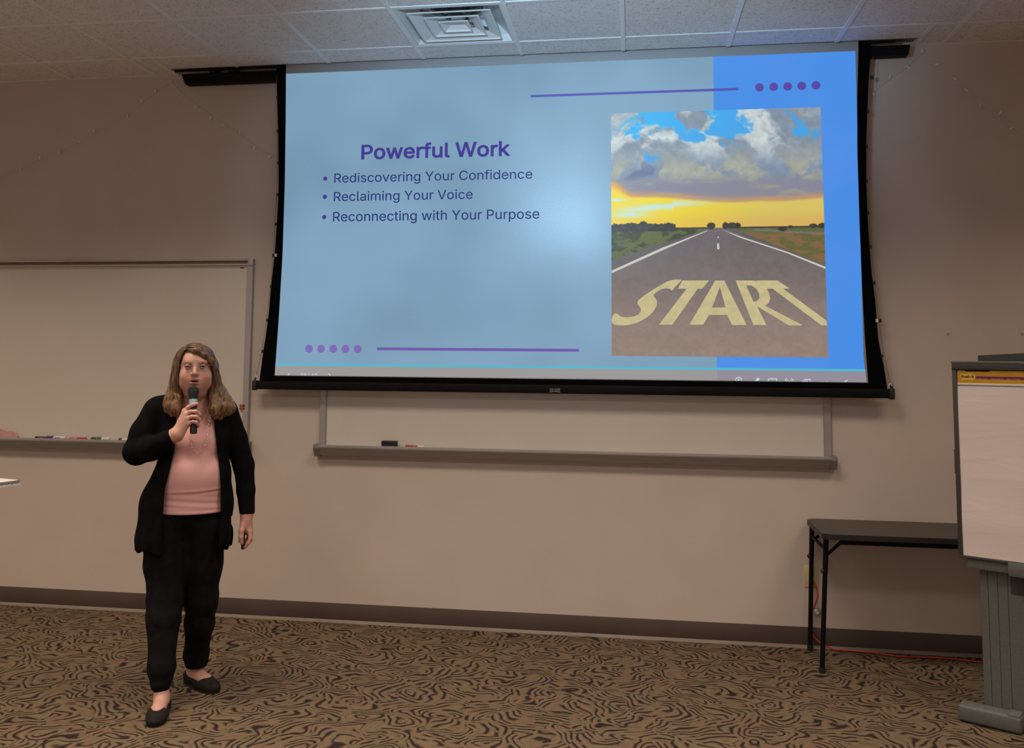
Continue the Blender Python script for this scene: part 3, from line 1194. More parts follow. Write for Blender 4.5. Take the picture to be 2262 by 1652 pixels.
tag(scr, scr['label'], 'screen')

# ------------------------------------------------------------------ whiteboards
def whiteboard(label, x0, x1, z0, z1, capL, capR):
    t = thing('whiteboard', label, 'whiteboard', ((x0 + x1) / 2, 0, z0))
    box('writing_surface', (x0 + .02, -.012, z0), (x1 - .02, -.001, z1 - .02), M['board'], t)
    for xa, xb in ((x0, x0 + .041), (x1 - .041, x1)):
        bm = bmesh.new()
        add_box(bm, (xa, -.024, z0), (xb, -.001, z1 - .036), .003, 1)
        from_bm('side_frame', bm, M['alu'], t, auto=40)
    # map rail along the top: two lips with a dark groove, and end stop
    bm = bmesh.new()
    add_box(bm, (x0, -.030, z1 - .010), (x1 - .030, -.001, z1), .0015, 1)
    add_box(bm, (x0, -.034, z1 - .040), (x1 - .030, -.001, z1 - .028), .0015, 1)
    from_bm('top_rail', bm, M['alu'], t, auto=40)
    box('rail_groove', (x0, -.018, z1 - .029), (x1 - .030, -.002, z1 - .009), M['alu_dark'], t)
    box('end_stop', (x1 - .031, -.036, z1 - .041), (x1 + .002, -.001, z1 + .001), M['alu'], t, bev=.002)
    # tray
    prof = [(-.001, z0 + .004), (-.060, z0 - .004), (-.066, z0 + .007), (-.075, z0 + .007), (-.077, z0 - .010), (-.052, z0 - .058), (-.001, z0 - .064)]
    bm = bmesh.new()
    L, R_ = [[bm.verts.new((x, p[0], p[1])) for p in prof] for x in (x0, x1)]
    k = len(prof)
    for i in range(k):
        bm.faces.new((L[i], L[(i + 1) % k], R_[(i + 1) % k], R_[i]))
    bm.faces.new(L)
    bm.faces.new(R_[::-1])
    from_bm('marker_tray', bm, M['tray'], t)
    bm = bmesh.new()
    add_box(bm, (x0 + .01, -.0785, z0 - .006), (x1 - .01, -.0735, z0 + .0085), .001, 1)
    from_bm('tray_lip', bm, M['alu'], t)
    for c, xa in ((capL, x0 - .018), (capR, x1 - .014)):
        if c:
            bm = bmesh.new()
            P_ = [(-.001, z0 + .010), (-.079, z0 + .010), (-.081, z0 - .012), (-.055, z0 - .064), (-.001, z0 - .068)]
            A, B = [[bm.verts.new((x, p[0], p[1])) for p in P_] for x in (xa, xa + .032)]
            for i in range(5):
                bm.faces.new((A[i], A[(i + 1) % 5], B[(i + 1) % 5], B[i]))
            bm.faces.new(A)
            bm.faces.new(B[::-1])
            from_bm('tray_end_cap', bm, M['alu_cap'], t)
    shift_children(t)
    return t


M['tray'] = mottled('tray_aluminium', (.30, .27, .25, 1), (.34, .31, .29, 1), 30, .5, metal=.3, stretch=(.2, 1, 6))
M['alu_cap'] = mottled('tray_cap_plastic', (.20, .18, .17, 1), (.24, .22, .20, 1), 30, .5)
wb1 = whiteboard('white dry erase board on the wall behind the standing person', -1.30, 1.326, 1.058, 2.214, False, True)
wb2 = whiteboard('wide white dry erase board mostly hidden behind the projection screen', 1.790, 4.817, 1.058, 2.214, True, True)
st = box('maker_sticker', (1.235, -.0125, 2.155), (1.262, -.0118, 2.164), mottled('brown_print', (.18, .06, .04, 1), (.3, .1, .07, 1), 200), wb1)
st.location = -Vector(wb1.location)

TZ = 1.057


def marker(px0, px1, py, body, capc, label, cap_left=True, r=.0085, tilt=0.0, tray_z=TZ):
    a, b_ = on_y(px0, py, -.045).x, on_y(px1, py, -.045).x
    x = (a + b_) / 2
    L = b_ - a
    t = thing('marker', label, 'marker', (x, -.045, tray_z + r), tilt, 'markers on the whiteboard trays')
    s = -1 if cap_left else 1
    Mr = Matrix.Rotation(math.pi / 2, 4, 'Y')
    bm = bmesh.new()
    add_lathe(bm, [(r * .93, -L * .5), (r, -L * .47), (r, L * .47), (r * .8, L * .5)], 14, Mr)
    from_bm('barrel', bm, body, t, auto=40)
    bm = bmesh.new()
    c0, c1 = (L * .12, L * .52)
    add_lathe(bm, [(r * 1.06, s * c0), (r * 1.12, s * (c0 + .003)), (r * 1.05, s * (c1 - .004)), (r * .7, s * c1)], 14, Mr)
    from_bm('cap', bm, capc, t, auto=40)
    return t


MW = mottled('marker_white', (.72, .70, .66, 1), (.76, .74, .70, 1), 60, .35)
def mk(n, r, g, b_):
    c = rgb(r, g, b_)
    return mottled(n, c, tuple(min(1, q * 1.15) for q in c[:3]) + (1,), 60, .35)
MB, MBLUE, MRED, MPINK, MGREEN = mk('marker_black', 40, 30, 42), mk('marker_blue', 48, 44, 130), mk('marker_red', 176, 40, 58), mk('marker_pink', 196, 120, 120), mk('marker_green', 30, 92, 52)
marker(78, 103, 968, MB, MB, 'thin dark marker on the left board tray nearest the pink cloth')
t = marker(104, 145, 967, MW, MBLUE, 'white barrelled marker with blue cap on the left board tray', r=.0105)
bm = bmesh.new()
for k in range(6):
    add_box(bm, (-.004 + k * .0062, -.0107, -.0012), (.0005 + k * .0062, -.0103, .0035))
from_bm('print', bm, MBLUE, t)
marker(154, 171, 969, MPINK, MPINK, 'pale pink marker on the left board tray')
marker(173, 191, 969, MRED, MRED, 'red marker on the left board tray between pink and green ones', cap_left=False)
marker(202, 212, 969, MGREEN, MGREEN, 'short green marker cap on the left board tray left of the long green marker', r=.010)
marker(214, 243, 969, MW, MGREEN, 'long green capped marker with white end on the left board tray', r=.0105)
marker(262, 284, 972, MW, MB, 'black capped marker on the left board tray beside the person', r=.0085)
marker(896, 914, 985, MRED, MRED, 'dark red marker on the right board tray beside the black eraser', r=.0085)
marker(915, 936, 987, MW, MRED, 'white and red marker on the right board tray farthest from the eraser', r=.0075)
e0, e1 = on_y(843, 985, -.05), on_y(877, 985, -.05)
er = thing('eraser', 'black felt whiteboard eraser standing on the right board tray', 'eraser', ((e0.x + e1.x) / 2, -.045, TZ))
w = (e1.x - e0.x) / 2
box('back', (-w, -.018, .022), (w, .018, .040), M['black_plastic'], er, bev=.004)
box('felt_pad', (-w + .002, -.017, 0), (w - .002, .017, .023), mottled('black_felt', (.016, .015, .016, 1), (.026, .025, .026, 1), 90, .95, .4, 400), er, bev=.002)

# crumpled cleaning cloth on the tray
cx0, cx1 = on_y(-34, 960, -.045).x, on_y(40, 960, -.045).x
nn = 40
V, F = [], []
for j in range(nn + 1):
    for i in range(nn + 1):
        u, v = i / nn * 2 - 1, j / nn * 2 - 1
        rr2 = max(abs(u), abs(v))
        f = math.cos(min(1, math.hypot(u, v)) * math.pi / 2) ** .55 if math.hypot(u, v) < 1 else 0
        fold = .5 + .5 * math.sin(5.3 * u + 2.4 * math.sin(3.1 * v + 1) + 1.4) * math.cos(2.2 * v - 1.7 * u)
        fold2 = abs(math.sin(7 * u - 4 * v + 2 * math.sin(4 * u)))
        z = f * (.026 + .026 * fold + .012 * fold2) + .002
        V.append((u * (cx1 - cx0) / 2 * (1 + .05 * math.sin(6 * v)), v * .028, z))
for j in range(nn):
    for i in range(nn):
        q = j * (nn + 1) + i
        F.append((q, q + 1, q + nn + 2, q + nn + 1))
cl_ = mesh('cleaning_cloth', V, F, mottled('pink_microfibre', rgb(186, 134, 138), rgb(198, 148, 150), 30, .95, .4, 300), smooth=True, loc=((cx0 + cx1) / 2, -.044, TZ + .001))
cl_.modifiers.new('s', 'SOLIDIFY').thickness = .002
tag(cl_, 'crumpled dusty pink cleaning cloth on the left board tray', 'cloth')

# small ornament stuck on the right frame of the left board
p = on_y(534, 899, -.03)
orn = thing('magnet', 'small orange and brown magnet on the left board frame beside the shoulder', 'magnet', (p.x, -.0255, p.z))
mo, mb_ = mk('magnet_orange', 205, 140, 60), mk('magnet_brown', 110, 60, 20)
for sx_, sz_, mm_ in ((-1, 1, mb_), (1, 1, mb_), (-1, -.9, mk('magnet_rust', 130, 60, 15)), (1, -.9, mk('magnet_amber', 150, 80, 20))):
    bm = bmesh.new()
    bmesh.ops.create_uvsphere(bm, u_segments=12, v_segments=8, radius=1, matrix=Matrix.Translation((sx_ * .009, 0, sz_ * .009)) @ Matrix.Diagonal((.009, .004, .0085, 1)))
    from_bm('wing', bm, mm_, orn, True)
bm = bmesh.new()
bmesh.ops.create_uvsphere(bm, u_segments=12, v_segments=8, radius=1, matrix=Matrix.Diagonal((.0045, .006, .018, 1)))
from_bm('body', bm, mo, orn, True)

# ------------------------------------------------------------------ string lights on the wall
M['wire'] = mottled('clear_wire', (.74, .69, .60, 1), (.80, .75, .66, 1), 60, .4)
M['bulb'] = mottled('clear_led_cap', (.88, .85, .78, 1), (.92, .89, .83, 1), 60, .25)


def string_lights(label, cord_px, bulbs, hook=None, r=.0016, gaps=()):
    p0 = on_y(*cord_px[0], -.006)
    t = thing('string_lights', label, 'string lights', (p0.x, -.006, p0.z), group=None)
    pts = smooth_path([on_y(q[0], q[1], -.006) for q in cord_px], 6)
    tube('cord', [q - Vector(t.location) for q in pts], r, M['wire'], t, 6)
    for bx, bz, dx, dz in bulbs:
        q = on_y(bx, bz, -.006) - Vector(t.location)
        d = Vector((dx, -.2, -dz)).normalized()
        tube('bulb', [q, q + d * .007, q + d * .021, q + d * .024], [.0022, .0044, .0042, .0018], M['bulb'], t, 8)
    if hook:
        q = on_y(hook[0], hook[1], -.008) - Vector(t.location)
        tube('hook', smooth_path([q + Vector((0, .006, .010)), q + Vector((.002, -.004, .006)), q + Vector((.003, -.006, -.004)), q + Vector((0, -.004, -.008)), q + Vector((-.004, -.002, -.003))], 4), .0022, M['bulb'], t, 8)
    return t


string_lights('thin string of small clear lights sagging from the corner hook to the left edge',
              [(376, 180), (342, 203), (312, 227), (283, 251), (209, 293), (172, 314), (131, 335), (88, 352), (47, 372), (0, 392), (-40, 408)],
              [(345, 204, -.4, -1), (313, 227, 0, -1), (282, 252, .2, 1), (209, 293, -.3, -1), (172, 314, .5, 0), (131, 334, .1, 1), (88, 353, .1, -1), (44, 373, .7, .8), (2, 391, -.5, .4)], hook=(378, 178))
string_lights('thin string of small clear lights running from the hook down behind the screen',
              [(378, 182), (405, 208), (435, 233), (467, 258), (497, 278), (530, 298), (564, 324), (597, 344), (640, 368)],
              [(406, 208, -.3, 1), (436, 233, -.6, .7), (467, 258, -.2, 1), (497, 277, -.5, 0), (530, 297, .1, -1), (564, 323, -.5, 1), (598, 344, -.8, .8)])
string_lights('short string of lights from the screen edge up to the right hook',
              [(1927, 206), (1964, 175), (2003, 148), (2037, 117)],
              [(1927, 206, .4, .6), (1964, 175, .1, -.3), (2003, 146, .8, .9), (2037, 116, -.1, -1)], hook=(2038, 114))
string_lights('string of lights descending across the upper right wall',
              [(2105, 172), (2131, 196), (2165, 227), (2207, 256), (2236, 279), (2262, 297), (2300, 322)],
              [(2105, 172, .4, .3), (2131, 196, .5, .5), (2165, 228, 0, 1), (2206, 253, .9, -1.2), (2238, 280, -1, .8)])
sb = string_lights('lone clear light clipped on the wall between the two right strings', [(2064, 142), (2067, 142), (2070, 142)], [(2064, 142, 1, .05)])

# ------------------------------------------------------------------ small things on the wall
for (px, py), lab in (((2094, 735), 'bare wall screw above the easel, left of the pair'), ((2258, 735), 'bare wall screw above the easel at the right edge')):
    p = on_y(px, py, 0)
    s = thing('wall_screw', lab, 'screw', (p.x, 0, p.z))
    Mr = Matrix.Rotation(math.pi / 2, 4, 'X')
    bm = bmesh.new()
    add_lathe(bm, [(.0022, -.0005), (.0022, .010)], 8, Mr)
    from_bm('shank', bm, M['steel'], s, auto=40)
    bm = bmesh.new()
    add_lathe(bm, [(.0045, .009), (.0068, .010), (.0060, .0125), (.002, .0138)], 14, Mr)
    from_bm('head', bm, M['steel'], s, auto=40)

p = on_y(1792, 1273, -.004)
ot = thing('wall_outlet', 'ivory wall outlet plate behind the folding table leg', 'outlet', (p.x, 0, p.z))
box('plate', (-.0375, -.006, -.060), (.0375, 0, .060), M['ivory'], ot, bev=.003)
for dz in (.020, -.020):
    bm = bmesh.new()
    add_lathe(bm, [(.0165, 0), (.0165, .0085), (.015, .0095)], 20, Matrix.Translation((0, 0, dz)) @ Matrix.Rotation(math.pi / 2, 4, 'X'))
    from_bm('socket', bm, M['ivory'], ot, auto=40)
c = [on_y(*q, y) for q, y in (((1797, 1284), -.014), ((1801, 1291), -.028), ((1805.5, 1305), -.032), ((1805.5, 1320), -.030), ((1802, 1332), -.026), ((1798, 1342), -.024), ((1793.5, 1352), -.022), ((1792, 1375), -.022),
                             ((1794, 1398), -.025), ((1802, 1411), -.030), ((1814, 1420), -.036))]
c += [on_z(*q, .006) for q in ((1838, 1429.5), (1875, 1437), (1930, 1442), (1990, 1450), (2060, 1452), (2120, 1457), (2168, 1463), (2220, 1468))]
c[-8] = Vector((c[-8].x, -.035, .0065))
pts = smooth_path(c, 7)
for q in pts:
    q.z = max(q.z, .0055)
    q.y = min(q.y, -.0145 if q.z > .12 else -.027)
cab = thing('red_cable', 'thin red cable from the wall outlet down along the baseboard', 'cable', (c[-1].x, c[-1].y, 0))
tube('cord', [q - Vector(cab.location) for q in pts], .0042, M['red_cable'], cab, 8)
q = on_y(1798.5, 1344, -.03)
bm = bmesh.new()
for k in range(3):
    add_box(bm, (q.x - .006, q.y - .012, q.z - .012 - k * .009), (q.x + .010, q.y + .006, q.z - .007 - k * .009), M=Matrix.Translation(q) @ Matrix.Rotation(-.5, 4, 'Y') @ Matrix.Translation(-q))
ct = from_bm('cable_tie', bm, M['white_plastic'], cab)
ct.location = -Vector(cab.location)
ct['label'] = 'white ties round the red cable'
q = on_y(1808, 1350, -.02)
pg = box('plug', (q.x - .012, -.040, q.z - .012), (q.x + .014, -.006, q.z + .014), mottled('grey_plug', (.16, .16, .14, 1), (.2, .2, .18, 1), 40, .6), cab, bev=.004)
pg.location = -Vector(cab.location)
pg['label'] = 'grey plug on the wall end'

# ------------------------------------------------------------------ folding table
TZT, TH = .715, .028
tb = thing('folding_table', 'narrow dark folding table with black steel legs against the wall', 'table', (5.58, -.255, 0))


def rounded(x0, x1, y0, y1, r, n=6):
    out = []
    for cx_, cy_, a0 in ((x1 - r, y1 - r, 0), (x0 + r, y1 - r, 90), (x0 + r, y0 + r, 180), (x1 - r, y0 + r, 270)):
        for k in range(n + 1):
            a = math.radians(a0 + 90 * k / n)
            out.append((cx_ + r * math.cos(a), cy_ + r * math.sin(a)))
    return out


def slab(name, outline, z0, z1, mm, parent, bev=0):
    bm = bmesh.new()
    a = [bm.verts.new((x, y, z0)) for x, y in outline]
    b_ = [bm.verts.new((x, y, z1)) for x, y in outline]
    bm.faces.new(a[::-1])
    top_ = bm.faces.new(b_)
    for i in range(len(a)):
        bm.faces.new((a[i], a[(i + 1) % len(a)], b_[(i + 1) % len(a)], b_[i]))
    if bev:
        bmesh.ops.bevel(bm, geom=list(top_.edges), offset=bev, segments=2, affect='EDGES')
    return from_bm(name, bm, mm, parent, auto=35)


ty0, ty1 = -.497, -.022
slab('table_top', rounded(4.668, 6.497, ty0, ty1, .045), TZT - .006, TZT, M['tabletop'], tb, .0015)
slab('edge_band', rounded(4.666, 6.499, ty0 - .002, ty1 + .002, .046), TZT - TH, TZT - .005, M['black_plastic'], tb)
box('apron', (4.76, ty0 + .030, TZT - TH - .028), (6.40, ty0 + .040, TZT - TH), M['black'], tb)
box('apron', (4.76, ty1 - .040, TZT - TH - .028), (6.40, ty1 - .030, TZT - TH), M['black'], tb)


def leg_pts(px0, py0, px1, py1, y):
    return on_y(px0, py0, y), on_y(px1, py1, y)


zt = TZT - TH - .002
for sgn in (0, 1):
    for y, (ta, tb_) in ((-.058, ((1793.4, 1172), (1789.4, 1433))), (-.425, ((1824.5, 1200), (1816, 1484)))):
        a, b_ = on_y(*ta, y), on_y(*tb_, y)
        d = (b_ - a) / (b_.z - a.z)
        top_, bot = a + d * (zt - a.z), a + d * (.0 - a.z)
        if sgn:
            top_.x, bot.x = 11.165 - top_.x, 11.165 - bot.x
        lg = tube('leg', [top_, top_.lerp(bot, .27), top_.lerp(bot, .275), top_.lerp(bot, .96)], [.0135, .0135, .0125, .0125], M['black'], tb, 12)
        tube('foot_cap', [top_.lerp(bot, .955), bot], .0155, M['black_plastic'], tb, 12)
        k = top_.lerp(bot, .25)
        bm = bmesh.new()
        bmesh.ops.create_uvsphere(bm, u_segments=10, v_segments=8, radius=.012, matrix=Matrix.Translation(k + Vector((-.012 if not sgn else .012, 0, 0))))
        from_bm('lock_button', bm, M['black_plastic'], tb, True)
        s = -1 if sgn else 1
        for o1, o2, dy in ((.105, .24, .006), (.085, .20, -.010)):
            tube('brace', [top_.lerp(bot, .075 if o1 > .1 else .045 + .1) + Vector((0, dy, 0)) if False else top_.lerp(bot, o2 * .55) + Vector((s * .010, dy, 0)),
                           Vector((top_.x + s * o1, y + dy, zt))], .005, M['black'], tb, 8)
    xa = 4.690 if not sgn else 6.475
    tube('cross_bar', [(xa, -.060, .625), (xa, -.422, .625)], .009, M['black'], tb, 10)
shift_children(tb)

# ------------------------------------------------------------------ flip chart easel
EU, EN = Vector((.850, -.527, 0)), Vector((-.527, -.850, 0))
E0 = Vector((5.175, -.905, 0))
es = thing('flip_chart_easel', 'charcoal plastic flip chart easel standing at the right edge', 'easel', E0, math.atan2(EU.y, EU.x))
# local frame: x along the board, -y towards the viewer, z up


def EP(px, py, off=0.0):
    """local (x, z) where the sight line meets the plane parallel to the board, `off` metres in front of it"""
    d = ray(px, py)
    n = np.array(EN)
    o = np.array(E0 + EN * off)
    t = ((o - CAM) @ n) / (d @ n)
    P_ = CAM + d * t
    return float((P_ - np.array(E0)) @ np.array(EU)), float(P_[2])


x_l, z_t = EP(2104.5, 799)
_, z_b = EP(2112, 1227)
W = .70
zt_, zb_ = z_t, z_b
bm = bmesh.new()
add_box(bm, (x_l, .004, zb_), (x_l + W, .030, zt_), .006, 2)
from_bm('back_panel', bm, M['easel'], es, auto=40)
rail = .020
for nm, lo, hi in (('side_rail', (x_l, -.022, zb_ + .004), (x_l + rail, .006, zt_)), ('side_rail', (x_l + W - rail, -.022, zb_ + .004), (x_l + W, .006, zt_)),
                   ('top_rail', (x_l, -.026, zt_ - .036), (x_l + W, .006, zt_ - .003)), ('bottom_rail', (x_l, -.026, zb_), (x_l + W, .006, zb_ + .010))):
    box(nm, lo, hi, M['easel'], es, bev=.003)
box('top_ledge', (x_l - .002, -.028, zt_ - .006), (x_l + .31, .03, zt_ + .004), M['easel_base'], es, bev=.002)
box('top_ledge', (x_l + .28, -.028, zt_ - .010), (x_l + W, .03, zt_ - .001), M['easel_base'], es, bev=.002)
_, g1 = EP(2106, 990)
_, g0 = EP(2106, 1045)
bm = bmesh.new()
add_box(bm, (x_l - .006, -.016, g0), (x_l + .004, .02, g1), .006, 3)
from_bm('side_grip', bm, M['easel_base'], es, auto=40)
# rear leaf showing above the board
rx, rz = EP(2158, 785, -.10)
bm = bmesh.new()
vs = [(rx, .10, 1.50), (rx + .5, .10, 1.50), (rx + .5, .10, rz + .030), (rx + .004, .10, rz)]
A = [bm.verts.new(v) for v in vs]
B = [bm.verts.new((v[0], v[1] + .02, v[2])) for v in vs]
bm.faces.new(A)
bm.faces.new(B[::-1])
for i in range(4):
    bm.faces.new((A[i], A[(i + 1) % 4], B[(i + 1) % 4], B[i]))
from_bm('rear_leaf', bm, M['easel'], es)
box('hinge_block', (rx + .02, .025, 1.50), (rx + .10, .105, 1.55), M['easel'], es)
box('hinge_block', (rx + .35, .025, 1.50), (rx + .43, .105, 1.55), M['easel'], es)
# under-board bar, column, foot
bx0, bz1 = EP(2137, 1238, .0)
_, bz0 = EP(2137, 1253, .0)
box('cross_bar', (bx0, -.012, bz0), (bx0 + .52, .05, zb_ + .002), M['easel_base'], es, bev=.004)
hx, hz = EP(2227, 1243, .02)
box('latch_block', (hx, -.030, EP(2227, 1272, .02)[1]), (hx + .22, .04, hz + .004), M['easel_base'], es, bev=.005)
cx_l, _ = EP(2170, 1400, -.03)
cols = [2169.5, 2187, 2208.5, 2231]
cxs = [EP(c_, 1420, -.03)[0] for c_ in cols] + [EP(2231, 1420, -.03)[0] + .22]
for a, b_ in zip(cxs, cxs[1:]):
    bm = bmesh.new()
    add_box(bm, (a + .0006, .030, .05), (b_ - .0006, .105, bz0 + .01), .0012, 1)
    from_bm('column_panel', bm, M['easel_base'], es)
wx0, wz0 = EP(2231, 1310, -.03)
box('column_recess', (wx0 + .004, .026, wz0 - .002), (wx0 + .20, .034, bz0 - .006), M['easel'], es, bev=.002)
fa, fb = EP(2116, 1592, .087), EP(2257, 1612, .087)
ftop = .075
bm = bmesh.new()
add_box(bm, (fa[0], -.087, .004), (fb[0], .0, ftop), .012, 3)
add_box(bm, (fb[0] - .055, -.084, .05), (fb[0] - .005, -.01, ftop + .008), .006, 2)
from_bm('foot', bm, M['easel_base'], es, auto=40)
bm = bmesh.new()
add_box(bm, (fa[0] + .02, -.075, 0), (fb[0] - .02, -.01, .008))
from_bm('foot_pad', bm, M['black_plastic'], es)
box('base_plate', (cx_l - .005, .02, .0), (cxs[-1] + .02, .20, .055), M['easel_base'], es, bev=.006)
box('foot_link', (cx_l + .01, -.02, .004), (cx_l + .10, .04, .05), M['easel_base'], es)

# ------------------------------------------------------------------ easel pad hanging on the board
pad = thing('easel_pad', 'large white paper easel pad with a yellow header strip', 'paper pad', E0, math.atan2(EU.y, EU.x))
p0 = EP(2115.5, 817, .012)
ph1 = EP(2115.5, 846, .012)
pt = EP(2114, 852, .014)
pb = EP(2117.5, 1224, .014)
PW = .635
m = M['paper'] = mat('pad_paper', (.80, .70, .69, 1), .8, spec=.2)
b = m.node_tree.nodes['Principled BSDF']
mp = coords(m, (1, 1, 4.5))
n1 = nd(m, 'ShaderNodeTexNoise', Scale=3.2, Detail=3, Distortion=.6)
lk(m, mp, 0, n1, 'Vector')
bp = nd(m, 'ShaderNodeBump', Strength=.22, Distance=.01)
lk(m, n1, 'Fac', bp, 'Height')
lk(m, bp, 0, b, 'Normal')
nu, nv = 30, 40
V, F = [], []
for j in range(nv + 1):
    for i in range(nu + 1):
        z = pb[1] + (pt[1] - pb[1]) * j / nv
        x = pb[0] + PW * i / nu
        wave = .0014 * math.sin(z * 26 + x * 5) * (1 - j / nv) + .0012 * math.sin(z * 13 - x * 7)
        V.append((x + (pt[0] - pb[0]) * j / nv, -.014 - .0022 + wave, z))
for j in range(nv):
    for i in range(nu):
        q = j * (nu + 1) + i
        F.append((q, q + 1, q + nu + 2, q + nu + 1))
o = mesh('paper_sheet', V, F, M['paper'], pad, True)
box('sheet_stack', (pb[0] + .001, -.012, pb[1] + .001), (pb[0] + PW - .001, .003, p0[1] - .010), mottled('paper_edge', (.7, .66, .63, 1), (.74, .7, .67, 1), 300, .8), pad)
M['yellow'] = mottled('header_yellow', rgb(205, 152, 20), rgb(212, 160, 26), 20, .4)
bm = bmesh.new()
hz1, hz0 = p0[1] - .001, ph1[1]
nt = .0055
out = [(0, hz0), (PW, hz0), (PW, hz1), (.137, hz1), (.132, hz1 - nt), (.033, hz1 - nt), (.029, hz1), (0, hz1)]
A = [bm.verts.new((p0[0] + x, -.0165, z)) for x, z in out]
B = [bm.verts.new((p0[0] + x, -.0140, z)) for x, z in out]
bm.faces.new(A)
bm.faces.new(B[::-1])
for i in range(8):
    bm.faces.new((A[i], A[(i + 1) % 8], B[(i + 1) % 8], B[i]))
hd = from_bm('header_strip', bm, M['yellow'], pad)
hd['label'] = 'yellow header strip with logo and magenta band'
box('white_bead', (p0[0] - .002, -.0185, hz0 - .008), (p0[0] + PW, -.012, hz0 + .001), M['white_plastic'], pad, bev=.001)


def EQ(a, b_, off=.017):                         # crop of the header, enlarged 11.8 times
    return EP(2090 + a / 11.8, 760 + b_ / 11.8, off)


def eprint(name, pts, mm, y, parent=hd):
    bm = bmesh.new()
    bm.faces.new([bm.verts.new((x, y, z)) for x, z in pts])
    bmesh.ops.triangulate(bm, faces=bm.faces)
    me_ = bpy.data.meshes.new(name)
    bm.to_mesh(me_)
    bm.free()
    me_.materials.append(mm)
    o_ = bpy.data.objects.new(name, me_)
    COL.objects.link(o_)
    o_.parent = parent
    return o_


MG = mk('header_magenta', 120, 30, 72)
MCR = mk('header_cream', 226, 178, 120)
MLG = mk('logo_light_yellow', 222, 178, 70)
MK_ = mk('logo_outline', 110, 70, 12)
MBK = mk('logo_black', 24, 14, 14)
MWT = mk('header_white_print', 214, 160, 170)
l1, l2 = EQ(780, 835), EQ(780, 915)
eprint('band', [(l1[0], l2[1]), (p0[0] + PW - .01, l2[1]), (p0[0] + PW - .01, l1[1]), (l1[0], l1[1])], MG, -.0168)
eprint('band_border', [(l1[0], l1[1]), (p0[0] + PW - .01, l1[1]), (p0[0] + PW - .01, l1[1] + .0016), (l1[0], l1[1] + .0016)], MCR, -.0168)
eprint('band_border', [(l1[0], l2[1] - .0014), (p0[0] + PW - .01, l2[1] - .0014), (p0[0] + PW - .01, l2[1]), (l1[0], l2[1])], MCR, -.0168)
lg = [(365, 778), (570, 752), (580, 735), (778, 785), (738, 965), (600, 935), (398, 965)]
cxm, czm = 570, 850
eprint('logo_outline', [EQ(cxm + (a - cxm) * 1.03, czm + (b_ - czm) * 1.05) for a, b_ in lg], MK_, -.0171)
eprint('logo_plate', [EQ(*q) for q in lg], MLG, -.0174)
a, b_ = EQ(405, 875), EQ(722, 880)
lettering('logo_text', 'Post-it', a[0], b_[0], (a[1] + b_[1]) / 2 - .0003, EQ(405, 812)[1], -.0177, MBK, hd, .030, cap='P')
for s, xa, xb in (('super sticky', 825, 1085), ('super collantes', 1155, 1485), ('super adhesivas', 1570, 1925)):
    a, b_ = EQ(xa, 900), EQ(xb, 900)
    lettering('band_text', s, a[0], b_[0], l2[1] + .0022, l2[1] + .0056, -.0171, MWT, hd, .012)
    lettering('small_text', {'super sticky': 'Easel pad', 'super collantes': 'Tableau de conference', 'super adhesivas': 'Bloc de caballete'}[s], a[0], a[0] + (b_[0] - a[0]) * .8, l1[1] + .0022, l1[1] + .0042, -.0171, MK_, hd, .0)

# ------------------------------------------------------------------ white ribbed shelf corner at the left edge
SZ = 1.0
ca, cb, cc_ = on_z(46, 1060.5, SZ), on_z(-260, 1101, SZ), on_z(-260, 1031, SZ)
cb, cc_ = ca + (cb - ca) * .70, ca + (cc_ - ca) * .50
cd_ = cb + cc_ - ca
pc_ = (cb + cc_) / 2
sh_ = thing('presenter_stand', 'white plastic stand with ribbed shelf edge reaching in from the left edge', 'stand', (pc_.x, pc_.y, 0))
dn = Vector((0, 0, -.022))
bm = bmesh.new()
A = [bm.verts.new(v) for v in (ca, cc_, cd_, cb)]
B = [bm.verts.new(v - Vector((0, 0, .004))) for v in (ca, cc_, cd_, cb)]
bm.faces.new(A)
bm.faces.new(B[::-1])
for i in range(4):
    bm.faces.new((A[i], A[(i + 1) % 4], B[(i + 1) % 4], B[i]))
from_bm('shelf', bm, M['white_plastic'], sh_)
ed = (cb - ca)
nrm = Vector((ed.y, -ed.x, 0)).normalized()
if nrm.y > 0:
    nrm = -nrm
bm = bmesh.new()
v0, v1 = ca - nrm * .012, cb - nrm * .012
bm.faces.new([bm.verts.new(v) for v in (v0, v1, v1 + dn, v0 + dn)])
for q0, q1, h in ((0, .004, 0), (.018, .022, 0)):
    A = [ca - Vector((0, 0, q0)), cb - Vector((0, 0, q0)), cb - Vector((0, 0, q1)), ca - Vector((0, 0, q1))]
    B = [v - nrm * .012 for v in A]
    A, B = [bm.verts.new(v) for v in A], [bm.verts.new(v) for v in B]
    bm.faces.new(A)
    bm.faces.new(B[::-1])
    for i in range(4):
        bm.faces.new((A[i], A[(i + 1) % 4], B[(i + 1) % 4], B[i]))
L = ed.length
k = 0
while k * .026 < L - .03:
    q = ca + ed.normalized() * (k * .026)
    q2 = ca + ed.normalized() * (k * .026 + .020)
    a_ = [bm.verts.new(v) for v in (q + dn, q2 + dn - nrm * .012, q - nrm * .011 + Vector((0, 0, -.004)), q - nrm * .012 + dn)]
    bm.faces.new((a_[0], a_[1], a_[2]))
    bm.faces.new((a_[0], a_[2], a_[3]))
    k += 1
from_bm('ribbed_edge', bm, M['white_plastic'], sh_)
tube('post', [(pc_.x, pc_.y, .03), (pc_.x, pc_.y, SZ - .004)], .022, M['alu'], sh_, 16)
bm = bmesh.new()
add_lathe(bm, [(.20, 0), (.20, .012), (.05, .035)], 32, Matrix.Translation((pc_.x, pc_.y, 0)))
from_bm('base', bm, M['easel'], sh_, auto=40)
shift_children(sh_)

